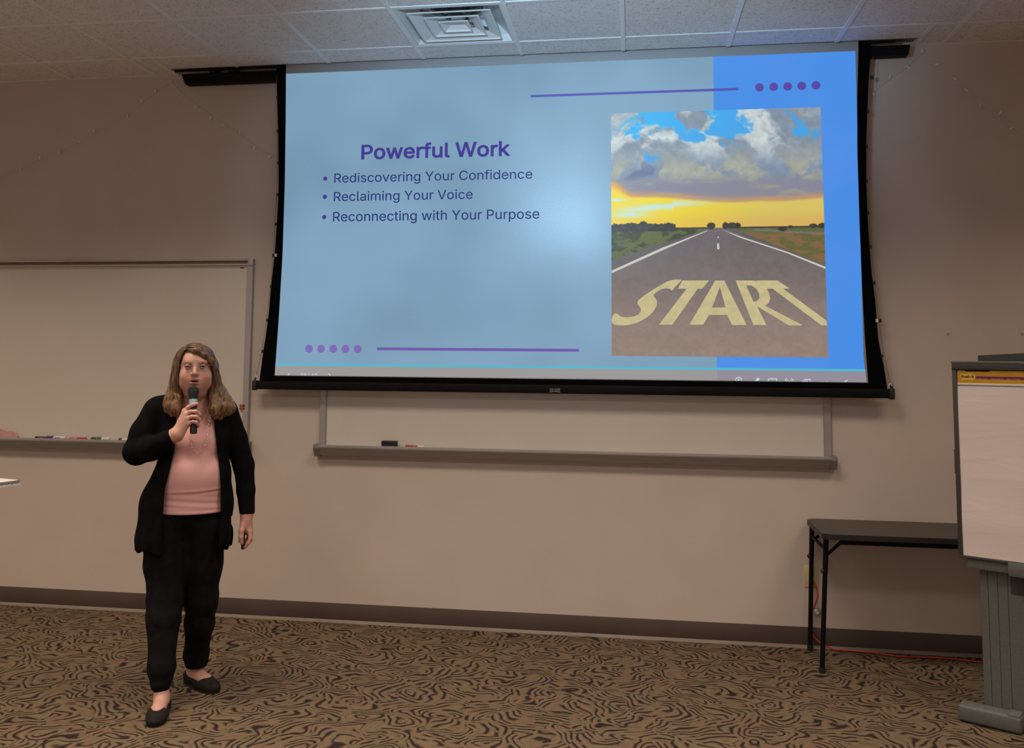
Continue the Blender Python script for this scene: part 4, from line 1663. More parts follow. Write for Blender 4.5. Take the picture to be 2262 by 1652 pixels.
# ------------------------------------------------------------------ the person: distance fields turned into smooth closed meshes
PO = np.array([1.59, -1.30])
_v = PO - CAM[:2]
DIST = float(np.linalg.norm(_v))
_v = _v / DIST
_r = np.array([_v[1], -_v[0]])
PTH = math.atan2(_r[1], _r[0])
person = thing('person', 'woman with long brown hair in black cardigan and pink top speaking into a microphone', 'person', (PO[0], PO[1], 0), PTH)
# local frame: +x towards the photo's right, +y away from the camera, z up


def ap(x, y, z):
    """a point seen at (x, z) in the upright plane through the figure, moved to depth y along the sight line"""
    s = 1 + y / DIST
    return np.array([x * s, y, CAM[2] + (z - CAM[2]) * s])


class Field:
    def __init__(s, xs, ys_, zs):
        s.x, s.y, s.z = [np.asarray(a, np.float32) for a in (xs, ys_, zs)]
        s.F = np.full((len(s.x), len(s.y), len(s.z)), .5, np.float32)

    def blk(s, lo, hi):
        sl = []
        for a, l, h in zip((s.x, s.y, s.z), lo, hi):
            i0, i1 = np.searchsorted(a, l), np.searchsorted(a, h)
            sl.append(slice(max(i0 - 1, 0), min(i1 + 1, len(a))))
        return tuple(sl)

    def grid(s, sl):
        return s.x[sl[0]][:, None, None], s.y[sl[1]][None, :, None], s.z[sl[2]][None, None, :]

    def put(s, fn, lo, hi, k=.01, mode='u'):
        sl = s.blk(np.array(lo) - k - .01, np.array(hi) + k + .01)
        d = fn(*s.grid(sl)).astype(np.float32)
        a = s.F[sl]
        if mode == 'u':
            if k > 0:
                h = np.clip(k - np.abs(a - d), 0, None) / k
                s.F[sl] = np.minimum(a, d) - h * h * k * .25
            else:
                s.F[sl] = np.minimum(a, d)
        elif mode == 's':
            d = -d
            if k > 0:
                h = np.clip(k - np.abs(a - d), 0, None) / k
                s.F[sl] = np.maximum(a, d) + h * h * k * .25
            else:
                s.F[sl] = np.maximum(a, d)

    def cone(s, p, q, r1, r2, k=.01, mode='u'):
        p, q = np.array(p, float), np.array(q, float)
        lo, hi = np.minimum(p, q) - max(r1, r2), np.maximum(p, q) + max(r1, r2)
        ba = q - p
        l2 = max(ba @ ba, 1e-12)

        def fn(X, Y, Z):
            t = np.clip(((X - p[0]) * ba[0] + (Y - p[1]) * ba[1] + (Z - p[2]) * ba[2]) / l2, 0, 1)
            d = np.sqrt((X - p[0] - ba[0] * t) ** 2 + (Y - p[1] - ba[1] * t) ** 2 + (Z - p[2] - ba[2] * t) ** 2)
            return d - (r1 + (r2 - r1) * t)
        s.put(fn, lo, hi, k, mode)

    def chain(s, pts, rs, k=.01, mode='u'):
        for i in range(len(pts) - 1):
            s.cone(pts[i], pts[i + 1], rs[i], rs[i + 1], k, mode)

    def ell(s, c, r, k=.01, mode='u', rz=0.0, rx=0.0, ry=0.0):
        c, r = np.array(c, float), np.array(r, float)
        A = np.array(Matrix.Rotation(rz, 3, 'Z') @ Matrix.Rotation(ry, 3, 'Y') @ Matrix.Rotation(rx, 3, 'X'))
        m_ = max(r)

        def fn(X, Y, Z):
            X, Y, Z = X - c[0], Y - c[1], Z - c[2]
            a = (A[0, 0] * X + A[1, 0] * Y + A[2, 0] * Z) / r[0]
            b = (A[0, 1] * X + A[1, 1] * Y + A[2, 1] * Z) / r[1]
            e = (A[0, 2] * X + A[1, 2] * Y + A[2, 2] * Z) / r[2]
            k0 = np.sqrt(a * a + b * b + e * e)
            k1 = np.sqrt((a / r[0]) ** 2 + (b / r[1]) ** 2 + (e / r[2]) ** 2) + 1e-9
            return k0 * (k0 - 1) / k1
        s.put(fn, c - m_, c + m_, k, mode)

    def mesh(s):
        F = s.F
        ins = F < 0
        nx, ny, nz = F.shape
        cnt = np.zeros((nx - 1, ny - 1, nz - 1), np.uint8)
        for i in (0, 1):
            for j in (0, 1):
                for k in (0, 1):
                    cnt += ins[i:nx - 1 + i, j:ny - 1 + j, k:nz - 1 + k]
        act = (cnt > 0) & (cnt < 8)
        I, J, K = np.nonzero(act)
        idx = np.full(act.shape, -1, np.int32)
        idx[I, J, K] = np.arange(len(I))
        P_ = np.zeros((len(I), 3))
        n = np.zeros(len(I))
        ax = (s.x.astype(float), s.y.astype(float), s.z.astype(float))
        cor = [(i, j, k) for i in (0, 1) for j in (0, 1) for k in (0, 1)]
        for a in cor:
            for d in range(3):
                if a[d]:
                    continue
                b = list(a)
                b[d] = 1
                v0, v1 = F[I + a[0], J + a[1], K + a[2]], F[I + b[0], J + b[1], K + b[2]]
                mk_ = (v0 < 0) != (v1 < 0)
                t = np.where(mk_, v0 / np.where(mk_, v0 - v1, 1), 0)
                q0 = np.stack([ax[0][I + a[0]], ax[1][J + a[1]], ax[2][K + a[2]]], 1)
                q1 = np.stack([ax[0][I + b[0]], ax[1][J + b[1]], ax[2][K + b[2]]], 1)
                P_ += np.where(mk_[:, None], q0 + (q1 - q0) * t[:, None], 0)
                n += mk_
        P_ /= n[:, None]
        Q = []
        for d in range(3):
            e, f = [(1, 2), (2, 0), (0, 1)][d]
            sh0 = [slice(None)] * 3
            sh1 = [slice(None)] * 3
            sh0[d], sh1[d] = slice(0, -1), slice(1, None)
            ch = ins[tuple(sh0)] != ins[tuple(sh1)]
            c = list(np.nonzero(ch))
            ok = (c[e] > 0) & (c[f] > 0) & (c[e] < F.shape[e] - 1) & (c[f] < F.shape[f] - 1)
            c = [q[ok] for q in c]
            fl = ins[tuple(c)]

            def at(de, df):
                cc = [q.copy() for q in c]
                cc[e] -= de
                cc[f] -= df
                return idx[tuple(cc)]
            q = np.stack([at(1, 1), at(0, 1), at(0, 0), at(1, 0)], 1)
            q[~fl] = q[~fl][:, ::-1]
            Q.append(q)
        return P_, np.concatenate(Q)


def axis(*segs):
    """(start, stop, step) pieces joined into one rising axis"""
    out = []
    for a, b, st in segs:
        out.append(np.arange(a, b, st))
    return np.concatenate(out)


def relax(P_, Q, it=2, w=.5):
    e = np.concatenate([Q[:, [0, 1]], Q[:, [1, 2]], Q[:, [2, 3]], Q[:, [3, 0]]])
    for _ in range(it):
        acc = np.zeros_like(P_)
        n = np.zeros(len(P_))
        for d in range(3):
            acc[:, d] = np.bincount(e[:, 0], P_[e[:, 1], d], len(P_)) + np.bincount(e[:, 1], P_[e[:, 0], d], len(P_))
        n = np.bincount(e[:, 0], minlength=len(P_)) + np.bincount(e[:, 1], minlength=len(P_))
        P_ = P_ * (1 - w) + acc / np.maximum(n, 1)[:, None] * w
    return P_


def field_object(name, P_, Q, mm_, parent, col=None):
    me_ = bpy.data.meshes.new(name)
    me_.vertices.add(len(P_))
    me_.vertices.foreach_set('co', P_.astype(np.float32).ravel())
    me_.loops.add(Q.size)
    me_.loops.foreach_set('vertex_index', Q.astype(np.int32).ravel())
    me_.polygons.add(len(Q))
    me_.polygons.foreach_set('loop_start', np.arange(0, Q.size, 4, dtype=np.int32))
    me_.update(calc_edges=True)
    me_.polygons.foreach_set('use_smooth', np.ones(len(Q), bool))
    if col is not None:
        ca_ = me_.color_attributes.new('Col', 'FLOAT_COLOR', 'POINT')
        ca_.data.foreach_set('color', np.concatenate([col, np.ones((len(P_), 1))], 1).astype(np.float32).ravel())
    me_.materials.append(mm_)
    o_ = bpy.data.objects.new(name, me_)
    COL.objects.link(o_)
    o_.parent = parent
    return o_


# ---------------- head and body (skin)
HY = -.055                                       # the head sits a little forward of the heels
B = Field(axis((-.36, -.112, .007), (-.112, .100, .0026), (.100, .215, .007), (.215, .325, .0028), (.325, .36, .007)),
          axis((-.40, -.255, .008), (-.255, .075, .0028), (.075, .30, .008)),
          axis((-.01, .65, .008), (.65, .85, .0028), (.85, 1.16, .008), (1.16, 1.70, .0028)))
hx = .008
# skull, face, jaw
B.ell((hx - .003, HY + .012, 1.575), (.072, .090, .080), .02)
B.ell((hx, HY - .018, 1.525), (.069, .072, .080), .03)
B.ell((hx - .002, HY - .040, 1.478), (.056, .050, .048), .03)
B.ell((hx - .004, HY - .066, 1.456), (.026, .022, .020), .025)
for sx in (-1, 1):
    B.ell((hx + sx * .038, HY - .046, 1.505), (.032, .036, .032), .025)      # cheeks
    B.ell((hx + sx * .045, HY - .020, 1.468), (.026, .036, .028), .025)      # jaw sides
    B.ell((hx + sx * .026, HY - .076, 1.572), (.018, .012, .008), .020)      # brow ridge
B.ell((hx, HY - .062, 1.588), (.046, .024, .032), .03)                      # forehead
# neck, with the soft fold below the jaw
B.cone((hx, HY + .030, 1.46), (.010, .005, 1.33), .058, .064, .03)
B.ell((.008, -.072, 1.425), (.046, .042, .028), .03)
# eye sockets and eyes
EYX, EYZ = (-.030, .039), (1.552, 1.5535)
for ex, ez in zip(EYX, EYZ):
    B.ell((ex, HY - .097, ez), (.0175, .0135, .0105), .010, 's')
# nose
B.cone((.004, HY - .082, 1.560), (.003, HY - .106, 1.523), .0075, .0100, .014)
B.ell((.003, HY - .107, 1.519), (.0095, .010, .0085), .008)
for sx in (-1, 1):
    B.ell((.003 + sx * .0115, HY - .097, 1.5165), (.0068, .0095, .0068), .006)
    B.ell((.003 + sx * .0062, HY - .103, 1.5085), (.0036, .0050, .0032), .002, 's')
# mouth area, lips parted as in mid-word
B.ell((.003, HY - .076, 1.482), (.032, .018, .022), .018)
B.ell((.004, HY - .0925, 1.4895), (.0245, .0070, .0040), .004)
B.ell((.004, HY - .0915, 1.4740), (.0210, .0072, .0055), .004)
B.ell((.004, HY - .0960, 1.4825), (.0200, .0090, .0036), .002, 's')
B.ell((.003, HY - .094, 1.4630), (.020, .006, .0035), .006, 's')
# ears
for sx in (-1, 1):
    B.ell((hx + sx * .076, HY + .012, 1.530), (.010, .018, .030), .008)
# trunk
B.cone((-.10, 0, 1.335), (.11, 0, 1.330), .045, .045, .05)
B.ell((.008, .010, 1.22), (.140, .090, .16), .05)
B.ell((.010, .0, 1.02), (.135, .100, .16), .06)
B.ell((-.005, .010, .86), (.130, .088, .11), .06)
# arms
A1 = [ap(-.150, .0, 1.325), ap(-.247, .005, 1.150)]
WR = ap(-.072, -.205, 1.223)
B.cone(A1[0], A1[1], .038, .042, .04)
B.cone(A1[1], WR, .042, .0325, .02)
A2 = [ap(.138, .0, 1.308), ap(.250, .015, 1.07), ap(.270, -.015, .845), ap(.268, -.025, .800)]
B.chain(A2, [.038, .038, .027, .024], .03)
# legs
LR = [ap(-.095, .01, .80), ap(-.100, -.04, .43), ap(-.098, -.165, .10)]
LLg = [ap(.085, .01, .80), ap(.070, .03, .43), ap(.058, .150, .14)]
B.chain(LR, [.078, .052, .036], .03)
B.chain(LLg, [.078, .052, .036], .03)
# feet
FR0, FR1 = np.array([-.083, -.150]), np.array([-.112, -.345])
FL0, FL1 = np.array([.028, .185]), np.array([.150, -.005])
for f0, f1, an in ((FR0, FR1, LR[2]), (FL0, FL1, LLg[2])):
    d = (f1 - f0)
    m0 = f0 + d * .18
    m1 = f0 + d * .62
    t1 = f0 + d * .90
    B.cone(an, (m0[0], m0[1], .060), .036, .030, .02)
    B.cone((m0[0], m0[1], .060), (m1[0], m1[1], .040), .031, .028, .025)
    B.cone((m1[0], m1[1], .036), (t1[0], t1[1], .024), .030, .022, .02)
    B.cone((m0[0], m0[1], .036), (m1[0], m1[1], .030), .026, .026, .02)

# --- hand on the microphone
MY = -.205                                        # depth of the microphone
mic_top, mic_bot = ap(-.001, MY + .035, 1.434), ap(.008, MY - .012, 1.226)
mdir = (mic_bot - mic_top) / np.linalg.norm(mic_bot - mic_top)


def mc(z):
    """point of the microphone's axis at apparent height z"""
    t = (1.434 - z) / (1.434 - 1.226)
    return mic_top + (mic_bot - mic_top) * t


def hp(x, z, dy):
    """apparent (x, z), dy in front (negative) or behind the axis"""
    return ap(x, mc(z)[1] + dy, z)


pw = hp(-.070, 1.225, .010)
B.cone(WR, pw, .0325, .027, .012)
# palm: fan from the wrist to the four knuckles
kn = [hp(-.036, 1.336, -.010), hp(-.031, 1.318, -.018), hp(-.026, 1.297, -.019), hp(-.018, 1.276, -.014)]
for i, kk in enumerate(kn):
    B.cone(pw + np.array([.004 * i, 0, .004 * (3 - i)]), kk, .0195, .0118 - .0006 * i, .014)
B.cone(kn[0], kn[3], .0115, .0105, .012)
rf = .0088
fing = [([(-.022, 1.354, -.020), (.000, 1.366, -.027), (.019, 1.371, -.018)], .0092),
        ([(-.010, 1.333, -.029), (.014, 1.333, -.030), (.030, 1.318, -.012), (.030, 1.309, .002)], .0094),
        ([(-.004, 1.309, -.030), (.016, 1.308, -.030), (.031, 1.293, -.011), (.030, 1.284, .003)], .0092),
        ([(.002, 1.285, -.027), (.017, 1.282, -.026), (.029, 1.268, -.010), (.026, 1.260, .002)], .0084)]
for kk, (pp, rr_) in zip(kn, fing):
    pts_ = [kk] + [hp(*q) for q in pp]
    B.chain(pts_, [rr_ * 1.15] + [rr_] * (len(pts_) - 2) + [rr_ * .82], .0035)
# thumb along the back of the microphone
B.chain([pw + np.array([.012, .012, .02]), hp(-.034, 1.290, .020), hp(-.016, 1.325, .028), hp(.006, 1.345, .026)], [.018, .0135, .0105, .0085], .006)

# --- hanging hand with the clicker
W2 = A2[3]
H2y = -.03


def h2(x, z, y):
    return ap(x, y, z)


B.cone(W2, h2(.268, .775, -.025), .024, .026, .02)
B.ell(h2(.269, .768, -.022), (.0275, .024, .036), .016)
k2 = [h2(.287, .748, -.045), h2(.291, .742, -.025), h2(.289, .740, -.004), h2(.282, .742, .014)]
for kk in k2:
    B.cone(h2(.270, .780, -.020), kk, .020, .0118, .012)
B.chain([k2[0], h2(.290, .716, -.056), h2(.281, .693, -.060), h2(.266, .674, -.054)], [.0112, .0095, .0085, .0075], .004)
B.chain([k2[1], h2(.292, .708, -.030), h2(.276, .688, -.030), h2(.250, .693, -.030)], [.0112, .0095, .0088, .0075], .004)
B.chain([k2[2], h2(.288, .706, -.008), h2(.266, .692, -.008), h2(.240, .704, -.010)], [.0110, .0092, .0085, .0072], .004)
B.chain([k2[3], h2(.280, .714, .012), h2(.258, .706, .010), h2(.238, .722, .006)], [.0102, .0085, .0078, .0066], .004)
B.chain([h2(.256, .785, -.040), h2(.247, .752, -.058), h2(.2465, .722, -.064), h2(.250, .694, -.064)], [.0155, .0125, .0105, .0085], .006)
P_, Q = B.mesh()
P_ = relax(P_, Q, 1, .35)
# colour of skin, lips, brows and painted eye socket shade: worn by the vertices
x, y, z = P_[:, 0], P_[:, 1], P_[:, 2]
skin = np.array([.58, .33, .27])
cs = np.tile(skin, (len(P_), 1))


def blend(mask, c):
    global cs
    mask = np.clip(mask, 0, 1)[:, None]
    cs = cs * (1 - mask) + np.array(c) * mask


def blob(c, r, soft=.4):
    d = np.sqrt(((x - c[0]) / r[0]) ** 2 + ((y - c[1]) / r[1]) ** 2 + ((z - c[2]) / r[2]) ** 2)
    return np.clip((1 - d) / soft, 0, 1)


for sx in (-1, 1):
    blend(.45 * blob((hx + sx * .040, HY - .08, 1.505), (.030, .05, .026), .9), (.60, .25, .20))
blend(.35 * blob((.003, HY - .11, 1.518), (.013, .02, .012), .8), (.62, .27, .22))
blend(blob((.004, HY - .098, 1.4895), (.0270, .02, .0055), .5) * .9, (.38, .12, .115))
blend(blob((.004, HY - .097, 1.4745), (.0235, .02, .0070), .5) * .9, (.46, .16, .14))
blend(blob((.004, HY - .088, 1.4825), (.0205, .013, .0038), .3), (.06, .015, .015))
for ex, ez, sx in zip(EYX, EYZ, (-1, 1)):
    t = np.clip(np.abs(x - ex) / .020, 0, 1)
    blend(.95 * ((np.abs(x - ex) < .020) & (y < HY - .05)) * np.clip(1 - np.abs(z - (ez + .0150 - .004 * t)) / .0060, 0, 1), (.12, .062, .040))
    blend(.55 * blob((ex, HY - .09, ez), (.020, .03, .0135), .6), (.30, .13, .095))  # socket shade painted into the skin colour round each eye
blend(.30 * ((z > 1.16) & (z < 1.37) & (y < -.15)), (.66, .36, .29))
blend(.5 * (z < .86) * (z > .5), (.52, .24, .20))
m = M['skin'] = mat('skin', (.5, .3, .2, 1), .52, spec=.4)
b = m.node_tree.nodes['Principled BSDF']
at = nd(m, 'ShaderNodeVertexColor')
at.layer_name = 'Col'
mp = coords(m)
n1 = nd(m, 'ShaderNodeTexNoise', Scale=60, Detail=3)
lk(m, mp, 0, n1, 'Vector')
r1 = ramp(m, n1, 'Fac', [(.3, (.93, .90, .90, 1)), (.7, (1.05, 1.04, 1.03, 1))])
mx = nd(m, 'ShaderNodeMix', data_type='RGBA', blend_type='MULTIPLY')
mx.inputs['Factor'].default_value = 1
m.node_tree.links.new(at.outputs[0], mx.inputs[6])
m.node_tree.links.new(r1.outputs[0], mx.inputs[7])
m.node_tree.links.new(mx.outputs[2], b.inputs['Base Color'])
b.inputs['Subsurface Weight'].default_value = .12
b.inputs['Subsurface Radius'].default_value = (.6, .2, .1)
b.inputs['Subsurface Scale'].default_value = .012
body = field_object('body', P_, Q, M['skin'], person, cs)

# eyes
M['eyeball'] = mat('eye_white', (.40, .32, .28, 1), .25)
M['iris'] = mat('iris_brown', (.045, .028, .018, 1), .2)
for ex, ez in zip(EYX, EYZ):
    bm = bmesh.new()
    bmesh.ops.create_uvsphere(bm, u_segments=20, v_segments=14, radius=.0118, matrix=Matrix.Translation((ex, HY - .0795, ez)))
    e_ = from_bm('eye', bm, M['eyeball'], person, True)
    bm = bmesh.new()
    bmesh.ops.create_uvsphere(bm, u_segments=16, v_segments=10, radius=1, matrix=Matrix.Translation((ex, HY - .0890, ez - .0005)) @ Matrix.Diagonal((.0062, .0032, .0062, 1)))
    from_bm('iris', bm, M['iris'], e_, True)
# eyelids: upper lid as a curved roll over each eye
for ex, ez in zip(EYX, EYZ):
    pts_ = [(ex + .0138 * math.sin(a), HY - .0855 - .0062 * math.cos(a), ez + .0044 + .0014 * math.cos(a) - .0030 * abs(math.sin(a)) ** 2) for a in np.linspace(-1.45, 1.45, 11)]
    tube('upper_eyelid', pts_, [.0014] + [.0026] * 9 + [.0014], M['lid'] if 'lid' in M else M.setdefault('lid', mat('eyelid_skin', (.46, .25, .20, 1), .5)), person, 8)
    pts_ = [(ex + .0128 * math.sin(a), HY - .0850 - .0058 * math.cos(a), ez - .0052 - .0006 * math.cos(a)) for a in np.linspace(-1.4, 1.4, 9)]
    tube('lower_eyelid', pts_, [.0010] + [.0018] * 7 + [.0010], M['lid'], person, 8)

# ---------------- trousers
TR = Field(np.arange(-.30, .28, .0055), np.arange(-.33, .27, .0055), np.arange(.02, 1.02, .0055))
TR.ell((-.005, .01, .88), (.165, .125, .14), .03)
TR.chain([ap(-.100, .00, .80), ap(-.098, -.01, .62), ap(-.094, -.055, .44), ap(-.098, -.085, .36), ap(-.098, -.155, .14), ap(-.098, -.175, .066)],
         [.110, .095, .078, .072, .057, .045], .03)
TR.chain([ap(.080, .005, .80), ap(.072, .02, .60), ap(.070, .030, .44), ap(.066, .050, .33), ap(.056, .125, .185), ap(.059, .140, .130)],
         [.106, .088, .075, .066, .056, .049], .03)
# creases: shallow horizontal folds at the knees and ankles
def pants_cut(X, Y, Z):
    return np.maximum(.054 + 0 * X - Z + 0 * Y, 0) * 0 + (.052 - Z) * (X < -.02) + (.083 - Z) * (X >= -.02) + 0 * Y
sl = TR.blk((-.4, -.4, 0), (.3, .3, 1.1))
X, Y, Z = TR.grid(sl)
fold = .0018 * np.sin(Z * 95 + 14 * X + 6 * np.sin(Y * 20)) * np.exp(-((Z - .40) / .10) ** 2) + .0016 * np.sin(Z * 120 - 18 * X) * np.exp(-((Z - .12) / .07) ** 2) \
    + .0012 * np.sin(Z * 60 + X * 30) * np.exp(-((Z - .66) / .09) ** 2)
TR.F = TR.F + fold.astype(np.float32)
TR.F = np.maximum(TR.F, ((.057 + 0 * Y - Z) * (X < -.02) + (.088 + 0 * Y - Z) * (X >= -.02)).astype(np.float32))
TR.F = np.maximum(TR.F, (Z - .985 + 0 * X + 0 * Y).astype(np.float32))
P_, Q = TR.mesh()
M['black_cloth'] = mottled('black_trouser_cloth', (.0045, .0042, .0050, 1), (.0075, .007, .0085, 1), 30, .9, .2, 500, spec=.12)
field_object('trousers', relax(P_, Q, 1), Q, M['black_cloth'], person)

# ---------------- pink top
TP = Field(np.arange(-.20, .22, .0045), np.arange(-.22, .16, .0045), np.arange(.82, 1.43, .0045))


def torso(F_, g, k=.05, sh=.12):
    F_.ell((.010, .005, 1.235), (.165 + g, .112 + g, .160 + g), k)
    F_.ell((.012, -.020, 1.185), (.135 + g, .115 + g, .085 + g), k)       # bust
    F_.ell((.012, -.012, 1.030), (.165 + g, .140 + g, .150 + g), k)       # belly
    F_.ell((.008, .005, .90), (.168 + g, .132 + g, .135 + g), k)
    F_.cone((-sh, .0, 1.332), (sh + .012, 0, 1.328), .056 + g * .6, .056 + g * .6, k)


torso(TP, 0)
TP.ell((.008, .003, .86), (.172, .136, .10), .03)
X, Y, Z = TP.grid(TP.blk((-1, -1, 0), (1, 1, 2)))
fold = .0028 * np.exp(-((Z - (.968 + .05 * X)) / .006) ** 2) - .0030 * np.exp(-((Z - (.958 + .05 * X)) / .006) ** 2) \
    + .0016 * np.sin((Z + .10 * X) * 190) * np.exp(-((Z - .91) / .04) ** 2) + .0018 * np.sin((Z - .9 * X) * 60) * np.exp(-((Z - 1.13) / .07) ** 2) * (X > .04)
TP.F = TP.F - fold.astype(np.float32)
neck = 1.405 - .0 * X - .115 * np.exp(-((X - .012) / .062) ** 4)           # scooped neckline
TP.F = np.maximum(TP.F, (Z - neck + .0 * Y) * (Y < .02) + (Z - 1.40) * (Y >= .02)).astype(np.float32)
TP.F = (TP.F + .0022 * np.exp(-((Z - .878) / .0035) ** 2)).astype(np.float32)
TP.F = np.maximum(TP.F, (.8605 - Z + 0 * X + 0 * Y).astype(np.float32))
P_, Q = TP.mesh()
m = M['pink'] = mottled('pink_jersey', (.74, .415, .405, 1), (.78, .44, .43, 1), 14, .85, .12, 600, spec=.15)
field_object('pink_top', relax(P_, Q, 1), Q, M['pink'], person)
# ---------------- cardigan: trunk shell with open front, sleeves, hanging hem
CD = Field(np.arange(-.345, .335, .0052), np.arange(-.285, .20, .0052), np.arange(.66, 1.45, .0052))
torso(CD, .014, .05)
CD.ell((-.016, .004, .88), (.214, .158, .20), .05)
CD.ell((-.018, .0, .74), (.224, .166, .16), .05)
CD.ell((-.020, .0, .64), (.222, .166, .16), .03)
CD.cone((-.145, .0, 1.360), (-.05, .02, 1.390), .046, .042, .04)
CD.cone((.150, .0, 1.350), (.07, .02, 1.386), .045, .042, .04)
CD.chain([ap(-.172, .0, 1.342), ap(-.217, .0, 1.235), ap(-.246, -.005, 1.150)], [.056, .060, .060], .03)
CD.chain([ap(-.246, -.010, 1.145), ap(-.185, -.085, 1.160), ap(-.096, -.188, 1.206)], [.062, .055, .0425], .02)
CD.chain([ap(.160, .0, 1.328), ap(.206, .005, 1.20), ap(.248, .012, 1.07), ap(.262, -.005, .95), ap(.271, -.015, .845)], [.055, .054, .050, .043, .037], .014)
X, Y, Z = CD.grid(CD.blk((-1, -1, 0), (1, 1, 2)))
# front opening between the two edges
zz = [.60, .70, .856, .978, 1.06, 1.158, 1.293, 1.33, 1.40, 1.5]
le = np.interp(Z, zz, [-.112, -.115, -.117, -.113, -.094, -.076, -.072, -.070, -.060, -.055])
re = np.interp(Z, zz, [.140, .142, .146, .141, .132, .117, .098, .092, .080, .075])
inside = np.minimum(X - le, re - X)
cut = np.minimum(inside, -(Y + .0))
CD.F = np.maximum(CD.F, (cut + 0 * Z).astype(np.float32))
# neck hole
nk = np.sqrt(((X - .008) / .075) ** 2 + ((Y - .0) / .075) ** 2) - 1
CD.F = np.maximum(CD.F, np.minimum(-nk * .07, Z - 1.36).astype(np.float32))
# cuffs
for wrist, prev, rr2 in ((ap(-.090, -.192, 1.206), ap(-.185, -.085, 1.160), .05), (ap(.271, -.015, .832), ap(.264, -.005, .95), .045)):
    n_ = (wrist - prev) / np.linalg.norm(wrist - prev)
    if wrist[0] < 0:
        n_ = np.array([.95, -.12, .28])
    dpl = (X - wrist[0]) * n_[0] + (Y - wrist[1]) * n_[1] + (Z - wrist[2]) * n_[2]
    near = np.sqrt((X - wrist[0]) ** 2 + (Y - wrist[1]) ** 2 + (Z - wrist[2]) ** 2) < .085
    CD.F = np.where(near, np.maximum(CD.F, dpl), CD.F).astype(np.float32)
# uneven hem and folds falling down
hem = .692 + .006 * np.sin(X * 60) + .004 * np.sin(X * 131 + 1) + .05 * np.clip(X - .16, 0, 1) * 8 * .1
trunk = (np.abs(X) < .245)
CD.F = np.maximum(CD.F, np.where(trunk, hem + 0 * Y - Z, -1)).astype(np.float32)
fall = .0045 * np.sin(np.arctan2(Y + .0, X) * 22) * np.clip((1.0 - Z) / .3, 0, 1) * (np.abs(X) < .23)
CD.F = (CD.F + fall).astype(np.float32)
P_, Q = CD.mesh()
m = M['knit'] = mottled('black_rib_knit', (.0040, .0038, .0046, 1), (.0062, .006, .0072, 1), 18, .95, spec=.08)
b = m.node_tree.nodes['Principled BSDF']
mp = coords(m, (1, 1, .05))
wv_ = nd(m, 'ShaderNodeTexWave', Scale=52, Distortion=.6)
lk(m, mp, 0, wv_, 'Vector')
bp = nd(m, 'ShaderNodeBump', Strength=.5, Distance=.003)
lk(m, wv_, 'Fac', bp, 'Height')
lk(m, bp, 0, b, 'Normal')
field_object('cardigan', relax(P_, Q, 1), Q, M['knit'], person)

# ---------------- shoes: black ballet flats
M['shoe'] = mottled('black_stretch_shoe', (.012, .010, .009, 1), (.019, .016, .014, 1), 80, .8, .3, 700, spec=.2)
M['sole'] = mottled('black_rubber_sole', (.012, .011, .010, 1), (.02, .018, .016, 1), 50, .6)
for f0, f1 in ((FR0, FR1), (FL0, FL1)):
    d = f1 - f0
    L_ = np.linalg.norm(d)
    u = d / L_
    w_ = np.array([-u[1], u[0]])
    SHF = Field(np.arange(-.06, .06, .003), np.arange(-.05, L_ + .05, .003), np.arange(-.004, .095, .003))
    # local: x across, y from heel to toe
    SHF.ell((0, .022, .034), (.037, .040, .042), .02)
    SHF.cone((0, .03, .032), (0, L_ * .55, .028), .036, .036, .02)
    SHF.ell((0, L_ * .66, .026), (.046, .060, .034), .03)
    SHF.ell((0, L_ * .88, .020), (.036, .044, .024), .03)
    X, Y, Z = SHF.grid(SHF.blk((-1, -1, -1), (1, 1, 1)))
    SHF.F = np.maximum(SHF.F, (.004 - Z) + 0 * X + 0 * Y).astype(np.float32)
    # opening: everything above a curved topline
    top_ = np.interp(Y, [-.05, -.01, .05, .11, L_ * .62, L_ * .70, L_ + .06], [.078, .074, .052, .043, .046, .062, .08])
    opn = np.minimum(top_ - Z, 1)
    hole = np.sqrt((X / .031) ** 2 + ((Y - .085) / (.082)) ** 2) - 1
    SHF.F = np.maximum(SHF.F, -np.maximum(hole * .03, .012 - Z)).astype(np.float32)
    SHF.F = np.maximum(SHF.F, (Z - top_) + 0 * X).astype(np.float32)
    P_, Q = SHF.mesh()
    P_ = relax(P_, Q, 1)
    W3 = np.stack([f0[0] + w_[0] * P_[:, 0] * -1 + u[0] * P_[:, 1], f0[1] - w_[1] * P_[:, 0] + u[1] * P_[:, 1], P_[:, 2]], 1)
    so = field_object('shoe', W3, Q, M['shoe'], person)
    ol = [(s_ * ww, yy) for s_, seq in ((1, ((.020, -.016), (.034, .01), (.035, .07), (.040, L_ * .55), (.045, L_ * .70), (.036, L_ * .92), (.016, L_ * 1.05))), (-1, ((.016, L_ * 1.05), (.036, L_ * .92), (.045, L_ * .70), (.040, L_ * .55), (.035, .07), (.034, .01), (.020, -.016)))) for ww, yy in seq]
    slab('sole', [(f0[0] - w_[0] * a + u[0] * c_, f0[1] - w_[1] * a + u[1] * c_) for a, c_ in ol], .0, .009, M['sole'], so)

